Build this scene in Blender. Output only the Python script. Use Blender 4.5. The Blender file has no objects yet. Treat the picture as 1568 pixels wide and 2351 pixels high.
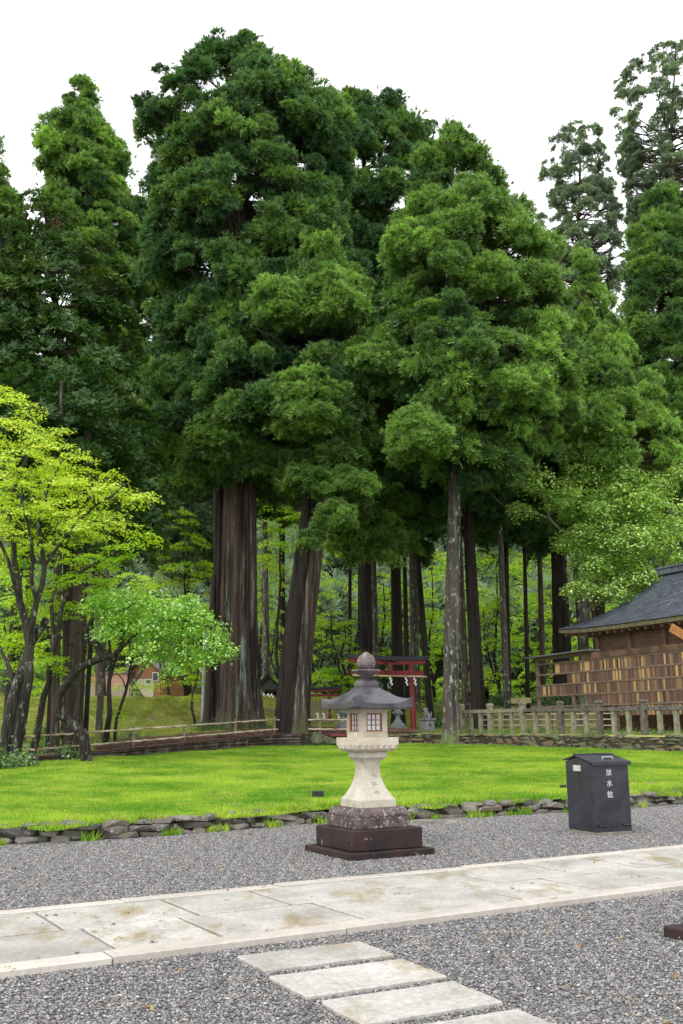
import bpy, bmesh, math, random
import numpy as np
from mathutils import Vector, Matrix, Euler

SC = bpy.context.scene
COL = SC.collection
rad = math.radians

# ------------------------------------------------------------------ camera
EYE, PITCH, ROLL, LENS = 1.6, rad(12.1), rad(-0.5), 35.0
_f = np.array([0, math.cos(PITCH), math.sin(PITCH)]); _r = np.array([1.0, 0, 0]); _u = np.cross(_r, _f)
_c, _s = math.cos(ROLL), math.sin(ROLL)
_R = _r * _c + _u * _s; _U = -_r * _s + _u * _c
cam_d = bpy.data.cameras.new('camera'); cam_d.lens = LENS; cam_d.sensor_fit = 'VERTICAL'; cam_d.sensor_height = 36
cam_d.clip_end = 3000; cam_d.clip_start = 0.05
cam = bpy.data.objects.new('camera', cam_d); COL.objects.link(cam)
cam.matrix_world = Matrix(((_R[0], _U[0], -_f[0], 0), (_R[1], _U[1], -_f[1], 0), (_R[2], _U[2], -_f[2], EYE), (0, 0, 0, 1)))
SC.camera = cam

# ------------------------------------------------------------------ sky, sun, exposure
W = bpy.data.worlds.new('World'); SC.world = W; W.use_nodes = True
wn, wl = W.node_tree.nodes, W.node_tree.links
bg = wn['Background']; bg.inputs['Strength'].default_value = 0.1
SUN_EL, SUN_AZ = rad(46), rad(208)
nis = wn.new('ShaderNodeTexSky'); nis.sky_type = 'NISHITA'; nis.sun_disc = False
nis.sun_elevation = SUN_EL; nis.sun_rotation = SUN_AZ
wmix = wn.new('ShaderNodeMix'); wmix.data_type = 'RGBA'; wmix.inputs[0].default_value = 0.93
wl.new(nis.outputs[0], wmix.inputs[6]); wmix.inputs[7].default_value = (17.5, 17.6, 17.9, 1)   # overcast cloud layer
wl.new(wmix.outputs[2], bg.inputs['Color'])
sun_d = bpy.data.lights.new('sun', 'SUN'); sun_d.energy = 1.5; sun_d.angle = rad(14); sun_d.color = (1, .97, .9)
sun = bpy.data.objects.new('sun', sun_d); COL.objects.link(sun)
# light comes from behind-left of the camera, high
_sd = Vector((math.sin(SUN_AZ) * math.cos(SUN_EL), math.cos(SUN_AZ) * math.cos(SUN_EL), math.sin(SUN_EL)))
sun.rotation_euler = _sd.to_track_quat('Z', 'Y').to_euler()
vs = SC.view_settings; vs.view_transform = 'Standard'; vs.look = 'None'; vs.gamma = 1; vs.exposure = 0.22
try: vs.use_curve_mapping = False
except Exception: pass
cy = SC.cycles
cy.max_bounces = 6; cy.diffuse_bounces = 3; cy.glossy_bounces = 2; cy.transmission_bounces = 3; cy.transparent_max_bounces = 4
cy.use_denoising = True

# ------------------------------------------------------------------ survey: sight lines measured on site -> world points
KS = 1568 / 683; FPX = LENS / 36 * 1024
def ray(u, v):
    return _R * ((u / KS - 341.5) / FPX) + _U * ((512 - v / KS) / FPX) + _f
def P(u, v, Y):
    d = ray(u, v); return np.array([0, 0, EYE]) + d * (Y / d[1])
def G(u, v, z=0.0):
    d = ray(u, v); return np.array([0, 0, EYE]) + d * ((z - EYE) / d[2])

FX = [-60, -25, -4.83, -3.14, -1.34, -.41, 1.59, 4.09, 5.53, 6.83, 12, 30, 60]
FY = [4, 7, 14.63, 15.32, 16.76, 17.4, 18.0, 19.09, 19.92, 20.86, 23.5, 27, 30]
BX = [-60, -12, -9.5, -2.84, 3.46, 11.6, 16, 30, 60]
BY = [24, 28.6, 30.2, 42.4, 44.8, 34, 30, 29.5, 33]
def yF(x): return np.interp(x, FX, FY)
def yB(x): return np.interp(x, BX, BY)
def zt(x): return np.interp(x, [-60, -9.5, -2.84, 3.46, 11.6, 60], [.66, .70, 1.22, 1.17, 1.14, 1.2])
def sst(a, b, t):
    t = np.clip((t - a) / (b - a), 0, 1); return t * t * (3 - 2 * t)
def lawn_z(x, y):
    k = np.interp(x, [-10, 4, 12, 20], [.021, .021, .035, .035]); return .22 + (y - yF(x)) * k
def wob(x, y, s=1.0, seed=0):
    return (np.sin(x * 1.3 * s + seed) * np.cos(y * 1.1 * s - seed * 2) + .5 * np.sin(x * 2.9 * s + y * 2.3 * s + seed) + .3 * np.sin(x * 5.1 * s - y * 4.7 * s)) / 1.8
def T(x, y):
    d = np.maximum(y - yB(x), 0); sl = np.interp(x, [-2, 6], [.05, .015])
    z = zt(x) + sl * np.minimum(d, 14) + sst(13, 21, d) * np.interp(x, [-2, 8, 16], [1.6, 1.3, .9]) + .02 * np.clip(d - 21, 0, 60)
    z = z + np.clip(y - 98, 0, 90) * .5 + sst(95, 120, y) * 2
    return z + .06 * wob(x, y, .5) * np.minimum(d / 3, 1)
def Gl(u, v):
    "point where a sight line meets the lawn"
    z = .4
    for _ in range(30):
        p = G(u, v, z); z = .5 * z + .5 * float(lawn_z(p[0], p[1]))
    return p

# ------------------------------------------------------------------ object helpers
def tag(o, label=None, cat=None, group=None, kind=None):
    if label: o['label'] = label
    if cat: o['category'] = cat
    if group: o['group'] = group
    if kind: o['kind'] = kind
    return o
def thing(name, label, cat, loc=(0, 0, 0), rz=0, group=None):
    o = bpy.data.objects.new(name, None); COL.objects.link(o); o.location = [float(a) for a in loc]; o.rotation_euler = (0, 0, rz)
    o.empty_display_size = .2
    return tag(o, label, cat, group)
def link(name, me, mat=None, parent=None, loc=None, rot=None, scl=None):
    o = bpy.data.objects.new(name, me); COL.objects.link(o)
    if mat is not None and len(me.materials) == 0: me.materials.append(mat)
    if parent: o.parent = parent
    if loc is not None: o.location = [float(a) for a in loc]
    if rot is not None: o.rotation_euler = rot
    if scl is not None: o.scale = scl
    return o
def mesh_np(name, V, Fc, smooth=False, attrs=None):
    me = bpy.data.meshes.new(name)
    V = np.asarray(V, dtype=np.float32).reshape(-1, 3); Fc = np.asarray(Fc, dtype=np.int32); k = Fc.shape[1]
    me.vertices.add(len(V)); me.vertices.foreach_set('co', V.ravel())
    me.loops.add(Fc.size); me.loops.foreach_set('vertex_index', Fc.ravel())
    me.polygons.add(len(Fc)); me.polygons.foreach_set('loop_start', np.arange(0, Fc.size, k, dtype=np.int32))
    try: me.polygons.foreach_set('loop_total', np.full(len(Fc), k, dtype=np.int32))
    except Exception: pass
    if smooth: me.polygons.foreach_set('use_smooth', np.ones(len(Fc), dtype=bool))
    me.update(calc_edges=True)
    for an, (dom, arr) in (attrs or {}).items():
        a = me.attributes.new(an, 'FLOAT', dom); a.data.foreach_set('value', np.asarray(arr, dtype=np.float32).ravel())
    return me
class MB:
    "collects shapes into one mesh"
    def __init__(s): s.v = []; s.f = []
    def add(s, V, Fc):
        n = len(s.v); s.v += [tuple(float(c) for c in p) for p in V]; s.f += [tuple(i + n for i in f) for f in Fc]; return s
    def box(s, c, d, rz=0, M=None, taper=1.0):
        x, y, z = [a / 2 for a in d]
        V = [Vector((sx * x * (taper if sz > 0 else 1), sy * y * (taper if sz > 0 else 1), sz * z)) for sz in (-1, 1) for sy in (-1, 1) for sx in (-1, 1)]
        m = M or Matrix.Rotation(rz, 3, 'Z')
        V = [m @ p + Vector([float(a) for a in c]) for p in V]
        return s.add(V, [(0, 2, 3, 1), (4, 5, 7, 6), (0, 1, 5, 4), (2, 6, 7, 3), (0, 4, 6, 2), (1, 3, 7, 5)])
    def bar(s, a, b, w, h, up=(0, 0, 1)):
        a, b = Vector([float(i) for i in a]), Vector([float(i) for i in b]); d = (b - a); L = d.length; d.normalize()
        sx = d.cross(Vector(up)).normalized(); uz = sx.cross(d)
        m = Matrix((sx, d, uz)).transposed()
        return s.box((a + b) / 2, (w, L, h), M=m)
    def tube(s, pts, rr, n=8, cap=True, jit=0, seed=0):
        rg = random.Random(seed)
        pts = [Vector([float(i) for i in p]) for p in pts]
        if not hasattr(rr, '__len__'): rr = [rr] * len(pts)
        base = len(s.v); V = []; Fc = []
        ref = Vector((0.13, .97, .2))
        for i, p in enumerate(pts):
            d = (pts[min(i + 1, len(pts) - 1)] - pts[max(i - 1, 0)])
            if d.length < 1e-6: d = Vector((0, 0, 1))
            d.normalize()
            if abs(d.dot(ref)) > .95: ref = Vector((.97, .1, .2))
            a = d.cross(ref).normalized(); b = d.cross(a)
            for k in range(n):
                t = 2 * math.pi * k / n; q = rr[i] * (1 + jit * rg.uniform(-1, 1))
                V.append(p + (a * math.cos(t) + b * math.sin(t)) * q)
        for i in range(len(pts) - 1):
            for k in range(n):
                k2 = (k + 1) % n; Fc.append((i * n + k, i * n + k2, (i + 1) * n + k2, (i + 1) * n + k))
        if cap:
            Fc.append(tuple(range(n - 1, -1, -1))); Fc.append(tuple((len(pts) - 1) * n + k for k in range(n)))
        return s.add(V, Fc)
    def prism(s, poly, axis_a, axis_b, org, ext):
        "poly in (a,b) extruded by vector ext"
        A, B, O, E = Vector(axis_a), Vector(axis_b), Vector([float(i) for i in org]), Vector(ext)
        n = len(poly); V = [O + A * p[0] + B * p[1] for p in poly] + [O + A * p[0] + B * p[1] + E for p in poly]
        return s.add(V, [tuple(range(n - 1, -1, -1)), tuple(range(n, 2 * n))] + [(i, (i + 1) % n, n + (i + 1) % n, n + i) for i in range(n)])
    def rings(s, R, close=True):
        n = len(R[0]); base = [p for r in R for p in r]; Fc = []
        for i in range(len(R) - 1):
            for k in range(n):
                k2 = (k + 1) % n; Fc.append((i * n + k, i * n + k2, (i + 1) * n + k2, (i + 1) * n + k))
        if close: Fc.append(tuple(range(n - 1, -1, -1))); Fc.append(tuple((len(R) - 1) * n + k for k in range(n)))
        return s.add(base, Fc)
    def lathe(s, prof, n=24, c=(0, 0, 0)):
        R = [[(c[0] + r * math.cos(2 * math.pi * k / n), c[1] + r * math.sin(2 * math.pi * k / n), c[2] + z) for k in range(n)] for r, z in prof]
        return s.rings(R)
    def mesh(s, name, smooth=False, bevel=0, seg=2):
        me = bpy.data.meshes.new(name); me.from_pydata(s.v, [], s.f)
        bm = bmesh.new(); bm.from_mesh(me)
        bmesh.ops.recalc_face_normals(bm, faces=bm.faces)
        if bevel: bmesh.ops.bevel(bm, geom=[e for e in bm.edges if e.calc_face_angle(0) > .35], offset=bevel, segments=seg, affect='EDGES', profile=.5, clamp_overlap=True)
        if smooth:
            for f in bm.faces: f.smooth = True
            for e in bm.edges:
                if e.calc_face_angle(0) > .7: e.smooth = False
        bm.to_mesh(me); bm.free(); me.update(); return me
    def obj(s, name, mat, parent=None, smooth=False, bevel=0, **k):
        return link(name, s.mesh(name, smooth, bevel), mat, parent, **k)

# ------------------------------------------------------------------ material helpers
class NT:
    def __init__(s, name):
        s.m = bpy.data.materials.new(name); s.m.use_nodes = True; s.t = s.m.node_tree; s.n = s.t.nodes; s.l = s.t.links
        s.bsdf = s.n['Principled BSDF']; s.out = s.n['Material Output']
    def new(s, t, **k):
        n = s.n.new(t)
        for a, b in k.items(): setattr(n, a, b)
        return n
    def coord(s, kind='Object', scale=(1, 1, 1)):
        if kind == 'World': o = s.new('ShaderNodeNewGeometry').outputs['Position']
        else: o = s.new('ShaderNodeTexCoord').outputs[kind]
        if isinstance(scale, (int, float)): scale = (scale,) * 3
        mp = s.new('ShaderNodeMapping'); mp.inputs['Scale'].default_value = scale; s.l.new(o, mp.inputs['Vector']); return mp.outputs[0]
    def noise(s, vec, scale=5, detail=4, rough=.6, dist=0):
        n = s.new('ShaderNodeTexNoise'); s.l.new(vec, n.inputs['Vector'])
        n.inputs['Scale'].default_value = scale; n.inputs['Detail'].default_value = detail; n.inputs['Roughness'].default_value = rough; n.inputs['Distortion'].default_value = dist
        return n.outputs['Fac']
    def vor(s, vec, scale=5, feature='F1', out='Distance', rnd=1):
        n = s.new('ShaderNodeTexVoronoi'); n.feature = feature; s.l.new(vec, n.inputs['Vector']); n.inputs['Scale'].default_value = scale; n.inputs['Randomness'].default_value = rnd
        return n.outputs[out]
    def ramp(s, fac, stops, interp='LINEAR'):
        n = s.new('ShaderNodeValToRGB'); s.l.new(fac, n.inputs[0]); cr = n.color_ramp; cr.interpolation = interp
        while len(cr.elements) < len(stops): cr.elements.new(.5)
        for e, (p, c) in zip(cr.elements, stops):
            e.position = p; e.color = (*c, 1) if hasattr(c, '__len__') else (c, c, c, 1)
        return n.outputs[0]
    def mix(s, fac, a, b, mode='MIX'):
        n = s.new('ShaderNodeMix'); n.data_type = 'RGBA'; n.blend_type = mode
        for i, x in ((0, fac), (6, a), (7, b)):
            sk = n.inputs[i]
            if hasattr(x, 'is_output'): s.l.new(x, sk)
            elif hasattr(x, '__len__'): sk.default_value = (*x, 1)
            else: sk.default_value = x if i == 0 else (x, x, x, 1)
        return n.outputs[2]
    def math(s, op, a, b=0.0):
        n = s.new('ShaderNodeMath'); n.operation = op
        for i, x in enumerate((a, b)):
            if hasattr(x, 'is_output'): s.l.new(x, n.inputs[i])
            else: n.inputs[i].default_value = x
        return n.outputs[0]
    def bump(s, h, strength=.4, dist=.02):
        n = s.new('ShaderNodeBump'); s.l.new(h, n.inputs['Height']); n.inputs['Strength'].default_value = strength; n.inputs['Distance'].default_value = dist
        s.l.new(n.outputs[0], s.bsdf.inputs['Normal']); return n
    def set(s, color=None, rough=None, metal=None, spec=None):
        for nm, x in (('Base Color', color), ('Roughness', rough), ('Metallic', metal), ('Specular IOR Level', spec)):
            if x is None: continue
            sk = s.bsdf.inputs[nm]
            if hasattr(x, 'is_output'): s.l.new(x, sk)
            elif hasattr(x, '__len__'): sk.default_value = (*x, 1)
            else: sk.default_value = x
        return s.m
def attr(nt, name, typ='GEOMETRY'):
    a = nt.new('ShaderNodeAttribute'); a.attribute_type = typ; a.attribute_name = name; return a.outputs['Fac']

def stone(name, c1, c2, scale=3, spots=None, spot_amt=.62, rough=.75, bump=.5, bd=.01, moss=None, moss_amt=.6, grain=.25, coord='Object', rnd=False, sc2=None, soft=.07, scale2=None):
    nt = NT(name); v = nt.coord(coord)
    col = nt.mix(nt.ramp(nt.noise(v, scale, 6, .65), [(.35, 0), (.65, 1)]), c1, c2)
    if rnd:
        oi = nt.new('ShaderNodeObjectInfo').outputs['Random']
        k_ = 1 if rnd is True else rnd / .35
        col = nt.mix(1.0, col, nt.ramp(oi, [(0, 1 - .35 * k_), (.3, 1.0), (.6, 1 - .2 * k_), (1, 1 + .35 * k_)]), 'MULTIPLY')
        if sc2: col = nt.mix(nt.ramp(nt.math('FRACT', nt.math('MULTIPLY', oi, 7.3)), [(.6, 0), (.75, .8)]), col, sc2)
    fine = nt.noise(v, scale * 22, 3, .7)
    col = nt.mix(grain, col, nt.ramp(fine, [(.3, .3), (.5, 1.0), (.72, 1.9)]), 'MULTIPLY')
    if moss: col = nt.mix(nt.ramp(nt.noise(v, scale * 1.3, 7, .7), [(moss_amt, 0), (moss_amt + .1, 1)]), col, moss)
    if spots:
        m1 = nt.ramp(nt.noise(nt.coord(coord, scale2) if scale2 else v, scale * (3.1 if not scale2 else 1.6), 6, .72), [(spot_amt - soft / 2 + .035, 0), (spot_amt + soft / 2 + .035, 1)])
        col = nt.mix(m1, col, spots)
    h = nt.math('ADD', nt.noise(v, scale * 4, 8, .7), nt.math('MULTIPLY', fine, .35))
    nt.bump(h, bump, bd)
    r = nt.ramp(nt.noise(v, scale * 2, 3), [(.3, max(rough - .15, .1)), (.7, min(rough + .12, 1))])
    return nt.set(col, r, spec=.35)
def wood(name, c1, c2, c3=None, stretch=(1, 1, .06), scale=18, rough=.75, bump=.4, coord='Object', lichen=None, la=.6, rnd=0):
    nt = NT(name); v = nt.coord(coord, stretch)
    n1 = nt.noise(v, scale, 5, .65, .3)
    col = nt.mix(nt.ramp(n1, [(.35, 0), (.65, 1)]), c1, c2)
    if c3: col = nt.mix(nt.ramp(nt.noise(v, scale * .25, 3), [(.45, 0), (.6, 1)]), col, c3)
    if rnd:
        oi = nt.new('ShaderNodeObjectInfo').outputs['Random']; col = nt.mix(1.0, col, nt.ramp(oi, [(0, 1 - rnd), (1, 1 + rnd)]), 'MULTIPLY')
    if lichen: col = nt.mix(nt.ramp(nt.noise(nt.coord(coord), 4.5, 8, .75), [(la, 0), (la + .06, 1)]), col, lichen)
    nt.bump(n1, bump, .01)
    return nt.set(col, rough, spec=.3)
def plain(name, c, rough=.5, metal=0, var=.12, scale=6, bump=.05, spec=.5):
    nt = NT(name); v = nt.coord(); n = nt.noise(v, scale, 5, .6)
    col = nt.mix(1.0, c, nt.ramp(n, [(.3, 1 - var), (.7, 1 + var)]), 'MULTIPLY')
    nt.bump(nt.noise(v, scale * 8, 3), bump, .004)
    return nt.set(col, nt.ramp(n, [(.3, max(rough - .1, .05)), (.7, min(1, rough + .1))]), metal, spec)

def leaf_mat(name, dark, light, hi, trans=.35, instancer=True, gloss=.08, var=.35):
    "dark/light/hi: old growth, normal, young tips (leaf colours)"
    nt = NT(name); nt.n.remove(nt.bsdf)
    tip = attr(nt, 'tip'); tint = attr(nt, 'tint', 'INSTANCER') if instancer else attr(nt, 'tint')
    col = nt.mix(tip, dark, light)
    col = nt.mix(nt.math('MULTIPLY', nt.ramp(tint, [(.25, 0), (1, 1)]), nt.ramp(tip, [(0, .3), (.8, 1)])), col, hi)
    col = nt.mix(nt.ramp(tint, [(0.0, 1), (.012, 0)]), col, (.12, .05, .022))            # dead rusty sprays: tint 0
    rn = attr(nt, 'rnd'); col = nt.mix(1.0, col, nt.ramp(rn, [(0, 1 - var), (1, 1 + var)]), 'MULTIPLY')
    df = nt.new('ShaderNodeBsdfDiffuse'); tr = nt.new('ShaderNodeBsdfTranslucent'); gl = nt.new('ShaderNodeBsdfGlossy')
    gl.inputs['Roughness'].default_value = .45; gl.inputs['Color'].default_value = (.9, .95, 1, 1)
    nt.l.new(col, df.inputs[0]); 
    tcol = nt.mix(1.0, col, (1.15, 1.1, .55), 'MULTIPLY'); nt.l.new(tcol, tr.inputs[0])
    m1 = nt.new('ShaderNodeMixShader'); m1.inputs[0].default_value = trans; nt.l.new(df.outputs[0], m1.inputs[1]); nt.l.new(tr.outputs[0], m1.inputs[2])
    m2 = nt.new('ShaderNodeMixShader'); m2.inputs[0].default_value = gloss; nt.l.new(m1.outputs[0], m2.inputs[1]); nt.l.new(gl.outputs[0], m2.inputs[2])
    nt.l.new(m2.outputs[0], nt.out.inputs[0]); return nt.m

M = {}
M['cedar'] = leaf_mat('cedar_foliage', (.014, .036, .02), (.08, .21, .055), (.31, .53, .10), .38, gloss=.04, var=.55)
M['cedar_far'] = leaf_mat('hazed_cedar_foliage', (.10, .14, .12), (.22, .33, .21), (.32, .45, .22), .42, gloss=.04)  # distance haze is put into the colour: cedar leaf made paler and bluish
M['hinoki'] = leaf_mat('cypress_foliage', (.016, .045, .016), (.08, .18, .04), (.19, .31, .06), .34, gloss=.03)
M['maple_y'] = leaf_mat('yellow_maple_leaf', (.34, .54, .035), (.58, .80, .06), (.82, .88, .14), .5, gloss=.05, var=.3)
M['maple_g'] = leaf_mat('green_maple_leaf', (.17, .38, .012), (.40, .70, .025), (.62, .84, .04), .6, gloss=.04, var=.25)
M['cherry'] = leaf_mat('cherry_leaf', (.14, .34, .03), (.34, .64, .07), (.52, .80, .13), .46, gloss=.12, var=.3)
M['pale'] = leaf_mat('pale_broadleaf', (.13, .28, .045), (.36, .60, .12), (.58, .78, .2), .45, gloss=.07, var=.35)
M['shrub'] = leaf_mat('shrub_leaf', (.05, .11, .02), (.11, .24, .04), (.2, .36, .05), .35, gloss=.1)
M['litter'] = leaf_mat('dead_cedar_litter', (.09, .04, .03), (.17, .07, .05), (.24, .12, .08), .1)

def bark_mat(name, base, red, lichen, la=.55, sc=7, lcol2=None, moss=None):
    nt = NT(name); v = nt.coord('Object', (1, 1, .07)); n1 = nt.noise(v, sc, 8, .7, .4); n2 = nt.noise(v, sc * .35, 4, .6); n3 = nt.noise(v, sc * 3, 4, .7)
    col = nt.mix(nt.ramp(nt.math('ADD', nt.math('MULTIPLY', n1, .6), nt.math('MULTIPLY', n3, .4)), [(.43, 0), (.57, 1)]), base, red)
    col = nt.mix(nt.ramp(n2, [(.5, 0), (.62, .9)]), col, tuple(c * .45 for c in base))
    col = nt.mix(nt.ramp(nt.noise(v, sc * .55, 7, .75), [(la, 0), (la + .07, 1)]), col, lichen)
    if lcol2: col = nt.mix(nt.ramp(nt.noise(nt.coord('Object', (1, 1, .45)), 5.5, 8, .8), [(.56, 0), (.60, 1)]), col, lcol2)
    if moss:
        z = nt.new('ShaderNodeSeparateXYZ'); nt.l.new(nt.new('ShaderNodeTexCoord').outputs['Object'], z.inputs[0])
        mz = nt.ramp(nt.math('ADD', nt.math('MULTIPLY', z.outputs[2], .5), nt.noise(nt.coord('Object', 1), 3, 5)), [(.5, 1), (.95, 0)])
        col = nt.mix(mz, col, moss)
    nt.bump(nt.math('ADD', n1, nt.math('MULTIPLY', n3, .8)), 1.0, .10)
    return nt.set(col, .85, spec=.2)
M['bark'] = bark_mat('cedar_bark', (.055, .045, .04), (.11, .08, .065), (.17, .20, .17), .58)
M['bark_red'] = bark_mat('red_cedar_bark', (.06, .048, .043), (.145, .10, .082), (.28, .33, .28), .56, 6, moss=(.12, .14, .06))
M['bark_grey'] = bark_mat('grey_cedar_bark', (.07, .062, .058), (.14, .115, .10), (.22, .25, .21), .57, 8, (.42, .48, .39), moss=(.2, .25, .08))
M['bark_dark'] = bark_mat('dark_cedar_bark', (.026, .022, .02), (.055, .042, .038), (.09, .10, .085), .62)
M['bark_b'] = bark_mat('broadleaf_bark', (.04, .035, .03), (.075, .064, .054), (.15, .17, .12), .6, 9, (.28, .31, .25))
M['bark_pale'] = bark_mat('pale_broadleaf_bark', (.17, .15, .12), (.27, .24, .2), (.36, .4, .32), .5, 9)
M['limb'] = bark_mat('conifer_limb_bark', (.07, .05, .042), (.13, .10, .085), (.22, .25, .2), .6)

# ------------------------------------------------------------------ foliage prototypes, kept out of the scene and instanced by each crown
def vnorm(a): return a / np.maximum(np.linalg.norm(a, axis=-1, keepdims=True), 1e-9)
def blades(P0, D, L, Wd, rng, tip_lo, tip_hi, side=None, bend=0.0):
    "quads from P0 along D"
    n = len(P0)
    if side is None: side = vnorm(np.cross(D, rng.normal(size=(n, 3))))
    w = side * (Wd[:, None] / 2); e = P0 + D * L[:, None]; e[:, 2] += bend * L
    V = np.stack([P0 - w * .8, P0 + w * .8, e + w * .55, e - w * .55], 1).reshape(-1, 3)
    Fq = np.arange(4 * n).reshape(n, 4)
    tip = np.stack([tip_lo, tip_lo, tip_hi, tip_hi], 1).ravel(); rnd = np.repeat(rng.random(n), 4)
    return V, Fq, tip, rnd
PROTO = {}
def protos(key, meshes, mat):
    c = bpy.data.collections.new('proto_' + key)
    for i, me in enumerate(meshes):
        me.materials.append(mat); o = bpy.data.objects.new('%s_%02d' % (key, i), me); c.objects.link(o)
    PROTO[key] = (c, len(meshes)); return c
def cedar_lobe(seed, nsub=21, ntuft=12, nb=14, sub=.31, bl=.27, bw=.037, squash=.9):
    rng = np.random.default_rng(seed); out = []
    d = vnorm(rng.normal(size=(nsub * 3, 3))); d = d[d[:, 2] > -.7][:nsub]
    C = d * np.array([.95, .7, .62 * squash]) * rng.uniform(.35, 1.05, (len(d), 1)); C[:, 2] += .15 * C[:, 0]; C = np.vstack([C, [[0, 0, .1]]])
    Ps, Ds, tl, rv = [], [], [], []
    for c in C:
        sr = rng.uniform(0, .5)
        s = sub * rng.uniform(.6, 1.15); t = vnorm(rng.normal(size=(ntuft * 2, 3)) + vnorm(c + 1e-3) * .6); t = t[t[:, 2] > -.65][:ntuft]
        p = c + t * s * rng.uniform(.4, .8, (len(t), 1)); st_ = rng.random(len(t)) < .14; p[st_] += t[st_] * rng.uniform(.12, .4, (st_.sum(), 1)) - np.array([0, 0, .06])
        ax = vnorm(t + np.array([0, 0, .35]) + rng.normal(size=t.shape) * .15)
        tr_ = sr + rng.uniform(0, .45, len(t))
        for _ in range(nb):
            Ps.append(p); Ds.append(vnorm(ax + rng.normal(size=t.shape) * .46)); tl.append(np.clip(.35 + t[:, 2] * .3 + rng.random(len(t)) * .25, 0, 1)); rv.append(tr_)
    Ps, Ds, tl = np.vstack(Ps), np.vstack(Ds), np.concatenate(tl); n = len(Ps)
    V, Fq, tip, rnd = blades(Ps, Ds, rng.uniform(.7, 1.25, n) * bl, rng.uniform(.7, 1.3, n) * bw, rng, tl * .05, np.clip(tl + .5, 0, 1), bend=-.05); rnd = np.repeat(np.concatenate(rv), 4)
    return mesh_np('lobe', V, Fq, attrs={'tip': ('POINT', tip), 'rnd': ('POINT', rnd)})
def hinoki_lobe(seed, nf=95, nb=15):
    rng = np.random.default_rng(seed); Ps, Ds, Sd, tl = [], [], [], []
    t = vnorm(rng.normal(size=(nf, 3))) ; t[:, 2] = np.abs(t[:, 2]) * .8 - .25; r = rng.uniform(.35, .85, (nf, 1)); p = t * r * np.array([1, 1, .75])
    ax = vnorm(t * np.array([1, 1, .3]) + np.array([0, 0, .25]) + rng.normal(size=t.shape) * .3)
    sd = vnorm(np.cross(ax, np.array([0, 0, 1.]) + rng.normal(size=t.shape) * .35))
    for k in range(nb):
        a = (k / (nb - 1) - .5) * 2.4; off = rng.uniform(0, .22, (nf, 1)) * (1 - abs(a) / 1.5)
        Ps.append(p + ax * off); Ds.append(vnorm(ax * math.cos(a) + sd * math.sin(a) + np.array([0, 0, -.22 * abs(a)]))); Sd.append(vnorm(np.cross(Ds[-1], np.cross(ax, sd)))); tl.append(rng.random(nf) * .4 + .3)
    Ps, Ds, Sd, tl = np.vstack(Ps), np.vstack(Ds), np.vstack(Sd), np.concatenate(tl); n = len(Ps)
    V, Fq, tip, rnd = blades(Ps, Ds, rng.uniform(.6, 1.2, n) * .15, rng.uniform(.7, 1.3, n) * .045, rng, tl * .4, np.clip(tl + .35, 0, 1), side=Sd, bend=-.25)
    return mesh_np('lobe', V, Fq, attrs={'tip': ('POINT', tip), 'rnd': ('POINT', rnd)})
def leaf_cluster(seed, n=120, size=.12, flat=.14, kind='maple', droop=.25, rad_=1.0):
    rng = np.random.default_rng(seed)
    a = rng.uniform(0, 2 * np.pi, n); r = np.sqrt(rng.random(n)) * rad_
    c = np.stack([r * np.cos(a), r * np.sin(a) * .8, rng.normal(size=n) * flat - droop * r * r], 1)
    nrm = vnorm(np.array([0, 0, 1.]) + rng.normal(size=(n, 3)) * .38 + c * np.array([.35, .35, 0]))
    fd = vnorm(np.cross(nrm, rng.normal(size=(n, 3)))); sd = np.cross(nrm, fd); s = size * rng.uniform(.65, 1.3, n)
    if kind == 'maple':
        ang = [-2.3, -1.6, -1.15, -.8, -.35, 0, .35, .8, 1.15, 1.6, 2.3]; rr_ = [.55, .3, .85, .35, 1.0 * .5, 1.1, .5, .35, .85, .3, .55]
    else:
        ang = [-2.6, -1.3, -.55, 0, .55, 1.3, 2.6]; rr_ = [.35, .42, .7, 1.15, .7, .42, .35]
    k = len(ang) + 1; V = np.zeros((n, k, 3)); V[:, 0] = c - fd * s[:, None] * .2
    for i, (g, q) in enumerate(zip(ang, rr_)):
        V[:, i + 1] = c + (fd * math.cos(g) + sd * math.sin(g)) * (s * q)[:, None] - nrm * (s * .22 * q * q)[:, None]
    Fc = []
    for i in range(len(ang) - 1): Fc.append(np.stack([np.arange(n) * k, np.arange(n) * k + i + 1, np.arange(n) * k + i + 2], 1))
    tip = np.repeat(rng.random(n) * .7 + .3 * (r / rad_), k); rnd = np.repeat(rng.random(n), k)
    return mesh_np('leaf_cluster', V.reshape(-1, 3), np.vstack(Fc), attrs={'tip': ('POINT', tip), 'rnd': ('POINT', rnd)})
protos('cedar', [cedar_lobe(i) for i in range(8)], M['cedar'])
protos('cedar_far', [cedar_lobe(20 + i, 14, 9, 11, .33, .30, .045) for i in range(5)], M['cedar_far'])
protos('hinoki', [hinoki_lobe(40 + i) for i in range(6)], M['hinoki'])
protos('maple_y', [leaf_cluster(60 + i, 100, .105, .06, 'maple', .2) for i in range(5)], M['maple_y'])
protos('maple_g', [leaf_cluster(70 + i, 95, .12, .06, 'maple', .2) for i in range(5)], M['maple_g'])
protos('cherry', [leaf_cluster(80 + i, 85, .14, .2, 'ovate', .5) for i in range(5)], M['cherry'])
protos('pale', [leaf_cluster(90 + i, 85, .15, .22, 'ovate', .35) for i in range(5)], M['pale'])
protos('shrub', [leaf_cluster(100 + i, 90, .14, .4, 'ovate', .3) for i in range(4)], M['shrub'])
LEAFM = leaf_mat('fallen_leaf', (.16, .09, .04), (.28, .17, .07), (.35, .33, .10), .2, gloss=.05)
protos('fallen', [leaf_cluster(400 + i, 4, .5, .02, 'ovate', 0) for i in range(5)], LEAFM)
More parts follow.
